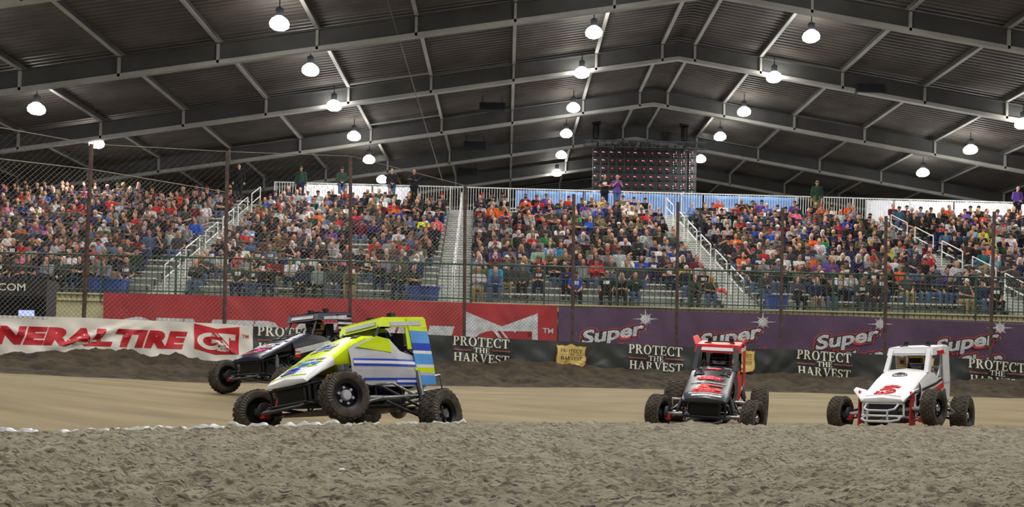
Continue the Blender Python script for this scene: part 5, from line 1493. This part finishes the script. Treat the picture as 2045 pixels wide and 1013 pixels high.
    mb.tube([(-.94, -.295, .97), (-.94, .295, .97)], .018, n=8); mb.tube([A(-1), A(1)], .018, n=8); mb.tube([(-1.0, -.29, 1.29), (-.96, .3, .8)], .015, n=8)
    B(mb, 'roll_cage', K['cage'], 50)
    # --- roof panel with a visor front and folded sides
    mb = MB(); mats = [K['roof'], K.get('visor', K['roof']), K.get('roofstripe', K['roof'])]
    R0, R1 = -.30, -1.13
    def roofz(x): return 1.285 + (R0 - x) * .05
    mb.plate([(R0, -.330, roofz(R0)), (R0, .330, roofz(R0)), (R1, .345, roofz(R1)), (R1, -.345, roofz(R1))], .012, (0, 0, 1), 0)
    mb.plate([(R0, -.330, roofz(R0)), (R0 + .05, -.345, roofz(R0) - .115), (R0 + .05, .345, roofz(R0) - .115), (R0, .330, roofz(R0))], .010, (-1, 0, .2), 1)
    mb.plate([(R0 + .047, -.25, roofz(R0) - .085), (R0 + .047, .25, roofz(R0) - .085), (R0 + .022, .24, roofz(R0) - .035), (R0 + .022, -.24, roofz(R0) - .035)], .008, (1, 0, .3), 2)
    for s in (-1, 1):
        mb.plate([(R0, s * .330, roofz(R0)), (R0 + .05, s * .345, roofz(R0) - .115), (R1, s * .370, roofz(R1) - .135), (R1, s * .345, roofz(R1))], .010, (0, s, 0), 0)
        mb.plate([(R0 - .12, s * .347, roofz(R0) - .05), (R0 - .11, s * .352, roofz(R0) - .10), (R1 + .12, s * .370, roofz(R1) - .11), (R1 + .12, s * .367, roofz(R1) - .05)], .014, (0, s, 0), 2)
    B(mb, 'roof_panel', mats)
    if K.get('flares'):
        for s in (-1, 1):
            mb = MB(); mb.plate([(-.34, s * .345, 1.29), (-.42, s * .40, 1.41), (-.94, s * .40, 1.43), (-1.08, s * .345, 1.33)], .012, (0, s, 0)); B(mb, 'roof_flare', K['flares'])
    mb = MB()
    for y in (-.16, .18): mb.box((-.68, y, 1.365), (.09, .07, .06)); mb.tube([(-.68, y, 1.30), (-.68, y, 1.36)], .012, n=6)
    mb.tube([(-.55, -.24, 1.31), (-.58, -.12, 1.34), (-.60, .12, 1.345), (-.55, .24, 1.32)], .012, n=6)
    B(mb, 'roof_camera', 'black')
    # --- sail panels at the rear of the cockpit
    for s in (-1, 1):
        P_ = K['sail'][s]
        if P_ is None: continue
        mats = []; mb = MB()
        xf_ = lambda z: float(np.interp(z, [.44, .74, 1.20, 1.31], [-.86, -.80, -.76, -.74])); xb = lambda z: float(np.interp(z, [.44, .62, 1.31], [-1.20, -1.19, -1.13])); yy = lambda z: s * float(np.interp(z, [.44, .74, 1.31], [.36, .375, .362]))
        for z0, z1, mt in P_:
            if mt not in mats: mats.append(mt)
            mb.plate([(xf_(z0), yy(z0), z0), (xb(z0), yy(z0), z0), (xb(z1), yy(z1), z1), (xf_(z1), yy(z1), z1)], .010, (0, s, 0), mats.index(mt))
        B(mb, 'sail_panel', mats)
    # windscreen posts panels (front pillars dressed in sheet)
    if K.get('pillar'):
        for s in (-1, 1):
            mb = MB(); a, b = Vector(A(s)), Vector(Bf(s)); mb.plate([a + Vector((.05, s * .03, .08)), a + Vector((-.07, s * .03, .08)), b + Vector((-.06, s * .03, 0)), b + Vector((.04, s * .03, 0))], .012, (0, s, 0)); 
            mb.plate([a + Vector((.06, s * .03, .08)), a + Vector((.06, -s * .03, .08)), b + Vector((.05, -s * .03, 0)), b + Vector((.05, s * .03, 0))], .012, (1, 0, .3)); B(mb, 'pillar_panel', K['pillar'])
    # stone screen between the front posts
    mb = MB()
    for k in range(5):
        t = (k + .5) / 5 * .42 + .1
        p0, p1 = Vector(A(-1)).lerp(Vector(Bf(-1)), t), Vector(A(1)).lerp(Vector(Bf(1)), t); mb.tube([p0, p1], .004, n=5)
    B(mb, 'rock_screen', 'darkgrey')
    # --- seat and steering wheel
    mb = MB(); secs = []
    for z, xb_, hw in ((.24, -.64, .18), (.45, -.72, .21), (.72, -.80, .22), (.94, -.84, .16), (1.14, -.86, .15)): secs.append([(xb_ + .16, -hw, z), (xb_ + .02, -hw + .03, z), (xb_ - .03, 0, z), (xb_ + .02, hw - .03, z), (xb_ + .16, hw, z), (xb_ - .03, hw + .02, z), (xb_ - .07, 0, z), (xb_ - .03, -hw - .02, z)])
    mb.loft(secs); mb.box((-.52, 0, .25), (.36, .36, .05)); B(mb, 'seat', K.get('seat', 'black'), 40)
    mb = MB(); Ms = Matrix.Translation((-.22, 0, .80)) @ Matrix.Rotation(-1.15, 4, 'Y')
    mb.tube([Ms @ Vector((.14 * math.cos(a), .14 * math.sin(a), 0)) for a in np.linspace(0, 2 * PI, 20, endpoint=False)], .013, n=7, closed=True)
    for a in (0, 2.1, 4.2): mb.tube([Ms @ Vector((0, 0, 0)), Ms @ Vector((.14 * math.cos(a), .14 * math.sin(a), 0))], .01, n=5)
    mb.tube([Ms @ Vector((0, 0, 0)), (.02, 0, .72)], .014, n=6); B(mb, 'steering_wheel', 'black')
    mb = MB(); mb.box((-.06, 0, .82 + K.get('up', 0)), (.02, .5, .14)); B(mb, 'dash_panel', K.get('dash', 'charcoal'))
    for fn in K.get('extra', []): fn(root, B)
    # --- place
    f = Vector((-math.cos(phi), -math.sin(phi), 0)); l = Vector((math.sin(phi), -math.cos(phi), 0))
    org = Vector((front[0], front[1], 0)) - f * ax
    pts = [org + f * x + l * y for x, y in ((ax, .69), (ax, -.69), (rx, .66), (rx, -.68))]
    zs = [track_z(p.x, p.y) for p in pts]
    zf = (zs[0] + zs[1]) / 2; zr = (zs[2] + zs[3]) / 2; zl = (zs[0] + zs[2]) / 2; zr_ = (zs[1] + zs[3]) / 2
    ff = (f + Vector((0, 0, (zf - zr) / 1.77 + pitch))).normalized(); ll = (l + Vector((0, 0, (zl - zr_) / 1.36))).normalized()
    if roll:   # lifts the left side, turning about the right wheels
        ll = (ll + Vector((0, 0, roll))).normalized()
    up = ff.cross(ll).normalized(); ll = up.cross(ff)
    rot = Matrix((ff, ll, up)).transposed().to_4x4()
    z0 = (zf + zr) / 2 + dz + roll * .69
    mid = org + f * (ax + rx) / 2
    T = Matrix.Translation(Vector((mid.x, mid.y, z0))) @ rot @ Matrix.Translation((-(ax + rx) / 2, 0, 0))
    root.matrix_world = T
    # lowest wheel touches the track
    dr = K.get('drop', 0.0)
    low = min((T @ Vector(c)).z - r - zz for c, r, zz in (((ax, .69, .27 + K.get('lift', 0)), .27, zs[0]), ((ax, -.69, .27), .27, zs[1]), ((rx, .66, .315 - dr), .315, zs[2]), ((rx, -.68, .34), .34, zs[3])))
    T = Matrix.Translation((0, 0, -low - .004)) @ T; root.matrix_world = T
    return root, T
def driver(T, label, helm, helm2, suit, name='person'):
    """belted in, hands on the wheel, looking ahead; modelled facing +x"""
    body = MB()
    J = dict(hip=Vector((-.34, 0, .36)), chest=Vector((-.44, 0, .70)), neck=Vector((-.46, 0, .86)), head=Vector((-.43, 0, 1.01)))
    body.cap(J['hip'], J['chest'], .16, .17); body.cap(J['chest'], J['neck'], .14, .075); body.ell(J['head'], (.095, .078, .115), 0, 14, 10); body.cap((-.34, 0, 1.0), (-.325, 0, .985), .012, .014)
    for s in (-1, 1):
        sh, el, wr = Vector((-.44, s * .19, .80)), Vector((-.26, s * .25, .62)), Vector((-.05, s * .13, .745))
        body.cap(J['chest'] + Vector((0, s * .05, .06)), sh, .10, .07); body.cap(sh, el, .062, .05); body.cap(el, wr, .05, .034)
        for q in (-1.5, -.5, .5, 1.5):
            k0 = wr + Vector((.05, s * .005, .012 * q)); body.cap(wr, k0, .016, .014); body.cap(k0, k0 + Vector((.028, -s * .012, .002 * q)), .012, .011); body.cap(k0 + Vector((.028, -s * .012, 0)), k0 + Vector((.015, -s * .04, 0)), .011, .010)
        body.cap(wr + Vector((.02, 0, .02)), wr + Vector((.05, -s * .03, .045)), .013, .011)
        kn, an = Vector((.12, s * .16, .46)), Vector((.50, s * .13, .30)); body.cap(J['hip'] + Vector((0, s * .09, 0)), kn, .095, .07); body.cap(kn, an, .065, .05); body.cap(an, an + Vector((.09, 0, .08)), .045, .035)
    bm_ = finish(body, 'driver_body', .013, 3, (suit,))
    o = link(name, bm_); o.matrix_world = T @ Matrix.Translation((-.23, 0, .06)); tag(o, label, 'person')
    mb = MB(); h = J['head'] + Vector((0, 0, .01)); mb.ell(h, (.140, .120, .148), 0, 24, 16); mb.ell(h + Vector((.075, 0, -.075)), (.085, .082, .06), 0, 16, 10)
    me = finish(mb, 'helmet', .012, 3, (helm, helm2))
    for p in me.polygons:
        c = p.center - h
        if c.z > .075 or (abs(c.z + .075) < .02): p.material_index = 1
    hl = link('helmet', me, o)
    mb = MB(); n_ = 14
    for i in range(n_):
        a0, a1 = -1.15 + 2.3 * i / n_, -1.15 + 2.3 * (i + 1) / n_
        q = []
        for a, z in ((a0, -.035), (a1, -.035), (a1, .045), (a0, .045)):
            k = math.sqrt(max(0, 1 - (z / .15) ** 2)); q.append((h.x + .149 * k * math.cos(a), h.y + .128 * k * math.sin(a), h.z + z))
        mb.quad(q)
    v = mb.build('visor', 'visor', hl, 60); sd = v.modifiers.new('t', 'SOLIDIFY'); sd.thickness = .006
    mb = MB(); mb.tube([(-.50, -.10, .80), (-.36, -.09, .72), (-.30, -.06, .50), (-.30, 0, .42)], .018, n=6); mb.tube([(-.50, .10, .80), (-.36, .09, .72), (-.30, .06, .50), (-.30, 0, .42)], .018, n=6); mb.build('harness', 'black', o)
    return o
SECA = [(1.13, .315, .52, .475, .01), (1.08, .33, .56, .50, .01), (.90, .335, .62, .555, .01), (.66, .335, .70, .61, .0), (.36, .335, .81, .62, .0), (.06, .335, .90, .58, 0), (-.12, .33, .935, .56, 0)]
SECB = [(1.13, .32, .53, .485, .01), (1.08, .335, .575, .52, .01), (.90, .34, .665, .60, .01), (.66, .34, .785, .68, .0), (.36, .34, .94, .70, .0), (.08, .34, 1.05, .66, 0), (-.12, .335, 1.06, .62, 0)]
deg = math.radians
def para(x0, x1, z0, z1, sk=0.0): return [[(x0, z0), (x1, z0), (x1 + sk, z1), (x0 + sk, z1)]]
# ---------- lime, white and blue car in front
K1 = dict(axle='darkgrey', chassis='black', bumper='darkgrey', nerf='steel', rod='black', shock='crimson', disc='darkgrey', hub='lightgrey', tail='sky', cage='nearblack', roof='lime', roofstripe='lightgrey', visor='lime', pillar=None, seat='black',
    up=.13, hood=dict(sec=SECB, slot=[1, 1, 1, 0, 0, 0], side=[1, 1, 1, 0, 0, 0], mats=['lime', 'white'],
        print=[(para(.68, .72, -.24, .24), 'lightgrey'), (para(.76, .785, -.27, .27), 'lime'), (para(.86, .88, -.27, .27), 'lime'), (para(.88, 1.02, -.18, .05, .04), 'blue'), (para(.80, .90, -.02, .22, -.06), 'sky'), (para(1.06, 1.085, -.28, .28), 'lime'), (para(.30, .50, -.17, .15), 'lightgrey'), (para(.36, .39, -.16, .13), 'blue'), (para(.43, .45, -.12, .13), 'sky'), (para(.06, .16, .17, .28), 'nearblack')]),
    side=dict(mats=['lightgrey', 'white', 'sky'], base=lambda x, t: (2 if x < -1.02 else 0),
        print=[([[(.36, .76), (.36, .735), (-1.1, .735), (-1.1, .76)]], 'blue'), ([[(.36, .70), (.36, .675), (-1.1, .67), (-1.1, .695)]], 'blue'), ([[(.36, .735), (.36, .70), (-1.1, .695), (-1.1, .735)]], 'white'), (para(-1.1, .2, .50, .525), 'blue'), (para(-1.0, -.40, .445, .47), 'blue'), (para(-1.0, -.40, .47, .50), 'white'), (para(-.95, -.80, .60, .66, .03), 'lime')]),
    sail={1: [(.44, .56, 'sky'), (.56, .60, 'lightgrey'), (.60, .66, 'lime'), (.66, .70, 'white'), (.70, .84, 'sky'), (.84, .88, 'white'), (.88, .98, 'blue'), (.98, 1.14, 'sky'), (1.14, 1.31, 'lime')], -1: [(.44, .84, 'sky'), (.84, 1.10, 'blue'), (1.10, 1.31, 'lime')]})
def lime_strip(root, B):
    mb = MB(); mb.plate([(-.70, .355, .90), (-.84, .355, .90), (-.84, .350, 1.24), (-.70, .350, 1.24)], .014, (0, 1, 0)); B(mb, 'post_panel', 'lime')
    mb = MB(); mb.plate([(.28, .356, .90), (-.10, .376, 1.04), (-.34, .382, 1.0), (-.34, .382, .84)], .012, (0, 1, 0)); B(mb, 'cockpit_panel', 'lime')
K1['drop'] = .30; K1['steer'] = -.35
K1['extra'] = [lime_strip]
o, T1 = car('midget_race_car', 'lime, white and blue open wheel midget race car nearest the camera', (-2.30, 11.44), deg(57), 0, .20, .0, K1)
driver(T1, 'person with blue and lime helmet inside the lime and white car', 'blue', 'lime', 'suit')
# ---------- black car behind it
K2 = dict(axle='steel', chassis='nearblack', bumper='darkgrey', nerf='steel', tail='nearblack', cage='nearblack', roof='navy', visor='charcoal', roofstripe='silverprint', pillar=None, seat='black', shock='darkgrey', disc='darkgrey',
    hood=dict(sec=SECA, slot=[0] * 6, mats=['navy', 'nearblack'], side=[1] * 6,
        print=[(para(.02, .34, -.20, .12), 'nearblack'), (para(-.02, .42, .17, .27), 'white'), (para(.54, .58, -.28, .2), 'silverprint'), (para(.62, .70, -.25, .16), 'white'), (para(.64, .67, -.02, .12), 'red'), (para(.82, .90, -.05, .16), 'magenta'), (para(.93, .97, -.24, .1), 'pinkred'), (para(.76, .80, -.2, .22), 'dullred')]),
    side=dict(mats=['nearblack', 'navy'], base=0, print=[([[(.38, .66), (.38, .56), (-.60, .74), (-.55, .82)]], 'silverprint'), ([[(-.2, .62), (-.2, .54), (-.8, .64), (-.8, .72)]], 'crimson'), (para(.26, .38, .52, .62), 'red')]),
    sail={1: [(.44, .60, 'nearblack')] + sum([[(.60 + k * .085, .64 + k * .085, 'silverprint'), (.64 + k * .085, .685 + k * .085, 'nearblack')] for k in range(8)], []), -1: [(.44, 1.31, 'nearblack')]})
K2['drop'] = .2; K2['lift'] = -.2; K2['steer'] = -.2
o, T2 = car('midget_race_car', 'black and silver midget race car further back, half hidden by the lime car', (-4.05, 16.36), deg(60), 0, .13, 0, K2)
driver(T2, 'person in dark suit with tan helmet inside the black car', 'tan', 'brown', 'charcoal')
# ---------- black car with red roof
K3 = dict(axle='steel', chassis='nearblack', bumper='darkgrey', nerf='chrome', tail='red', cage='charcoal', roof='red', visor='red', roofstripe='white', pillar='charcoal', seat='black', flares='pinkred', shock='darkgrey', disc='darkgrey', dash='silverprint',
    hood=dict(sec=SECA, slot=[0] * 6, mats=['charcoal', 'nearblack'], side=[1] * 6,
        print=[([[(-.02, -.29), (-.02, -.22), (.30, -.10), (.34, -.27)]], 'nearblack'), ([[(-.02, .29), (-.02, .22), (.30, .10), (.34, .27)]], 'nearblack'), (arc(.06, 0, .05, .12, 0, 0, 0, 360, 16), 'pinkred'), (para(.045, .075, -.08, .08), 'white'), (arc(.46, 0, .06, .21, 0, 0, 0, 360, 20), 'pinkred'), (para(.44, .48, -.14, .14), 'white'), (para(.60, .625, -.27, .27), 'silverprint'),
               (para(.70, .74, -.12, .22), 'pinkred'), (para(.74, .82, -.14, .02), 'pinkred'), (para(.82, .90, -.22, .2), 'pinkred'), (para(.92, .97, -.2, .23), 'red'), (para(.99, 1.02, -.25, .25), 'silverprint'), (para(1.05, 1.09, -.2, .24), 'white')]),
    side=dict(mats=['red', 'charcoal'], base=lambda x, t: 0 if x < .0 else 1, print=[(para(-1.0, -.3, .58, .64), 'white')]),
    sail={1: [(.44, .70, 'red'), (.70, .95, 'crimson'), (.95, 1.31, 'red')], -1: [(.44, .8, 'charcoal'), (.8, 1.31, 'nearblack')]})
K3['steer'] = -.3
o, T3 = car('midget_race_car', 'black midget race car with red roof heading towards the camera', (2.95, 14.75), deg(72), 0, 0, 0, K3)
driver(T3, 'person with dark helmet inside the red roofed car', 'charcoal', 'teal' if 'teal' in M else 'silverprint', 'nearblack')
# ---------- white car numbered 5
five = [q for q in text_polys('5', offset=.05)]
fb = bounds(five)
num5 = [[(.70 + (1 - (p[1] - fb[1]) / (fb[3] - fb[1])) * .36, -.16 + (p[0] - fb[0]) / (fb[2] - fb[0]) * .28 + (1 - (1 - (p[1] - fb[1]) / (fb[3] - fb[1]))) * .06) for p in q] for q in five]
emb = arc(0, 0, .085, .115, .075, .103, 0, 360, 24) + arc(0, 0, .085, .03, .076, .022, 0, 360, 20) + arc(-.03, 0, .03, .075, .022, .066, 0, 360, 20)
emb = [[(.26 + p[0], p[1]) for p in q] for q in emb]
K4 = dict(axle='lightgrey', chassis='white', bumper='lightgrey', nerf='chrome', tail='white', cage='white', roof='white', visor='white', roofstripe='white', pillar='white', seat='charcoal', board='crimson', shock='steel', disc='darkgrey', dash='white', radiator='darkgrey',
    hood=dict(sec=SECA, slot=[0] * 6, mats=['white', 'lightgrey'], side=[0] * 6, print=[(num5, 'red'), (emb, 'nearblack'), (para(1.075, 1.085, -.26, .26), 'lightgrey')]),
    side=dict(mats=['white'], base=0, print=[([[(.38, .66), (.36, .62), (-.80, .76), (-.80, .80)]], 'inkdark'), ([[(-.1, .64), (-.2, .58), (-1.15, .68), (-1.15, .78)]], 'red'), ([[(-.3, .53), (-.35, .49), (-1.15, .57), (-1.15, .62)]], 'red'), ([[(.36, .58), (.34, .55), (-.4, .60), (-.4, .63)]], 'pinkred')]),
    sail={1: [(.44, .70, 'white'), (.70, .73, 'lightgrey'), (.73, 1.31, 'white')], -1: [(.44, 1.31, 'white')]})
def white_bits(root, B):
    for s in (-1, 1):
        mb = MB(); mb.plate([(1.14, s * .32, .50), (.80, s * .33, .63), (.88, s * .47, .675), (1.06, s * .45, .64)], .012, (0, 0, 1)); B(mb, 'nose_wing', 'white')
    mb = MB(); mb.plate([(-.46, .352, 1.24), (-.80, .362, 1.26), (-.84, .366, 1.20), (-.50, .358, 1.18)], .016, (0, 1, 0)); B(mb, 'roof_decal', 'red')
    mb = MB(); mb.plate([(-.54, -.13, .86), (-.54, -.27, .86), (-.58, -.27, 1.14), (-.58, -.15, 1.14)], .02, (1, 0, 0)); B(mb, 'head_restraint', 'tan')
    mb = MB(); 
    for k in (0, 1): mb.box((-.535, -.185 - k * .035, 1.06), (.02, .014, .06))
    B(mb, 'restraint_mark', 'nearblack')
K4['loop'] = True; K4['drop'] = .12; K4['lift'] = .13; K4['steer'] = -.15
K4['extra'] = [white_bits]
o, T4 = car('midget_race_car', 'white midget race car with red number 5 on the hood at right', (5.80, 15.2), deg(52), 0, .05, 0, K4)
driver(T4, 'person with yellow and blue helmet inside the white car', 'yellow', 'blue', 'charcoal')
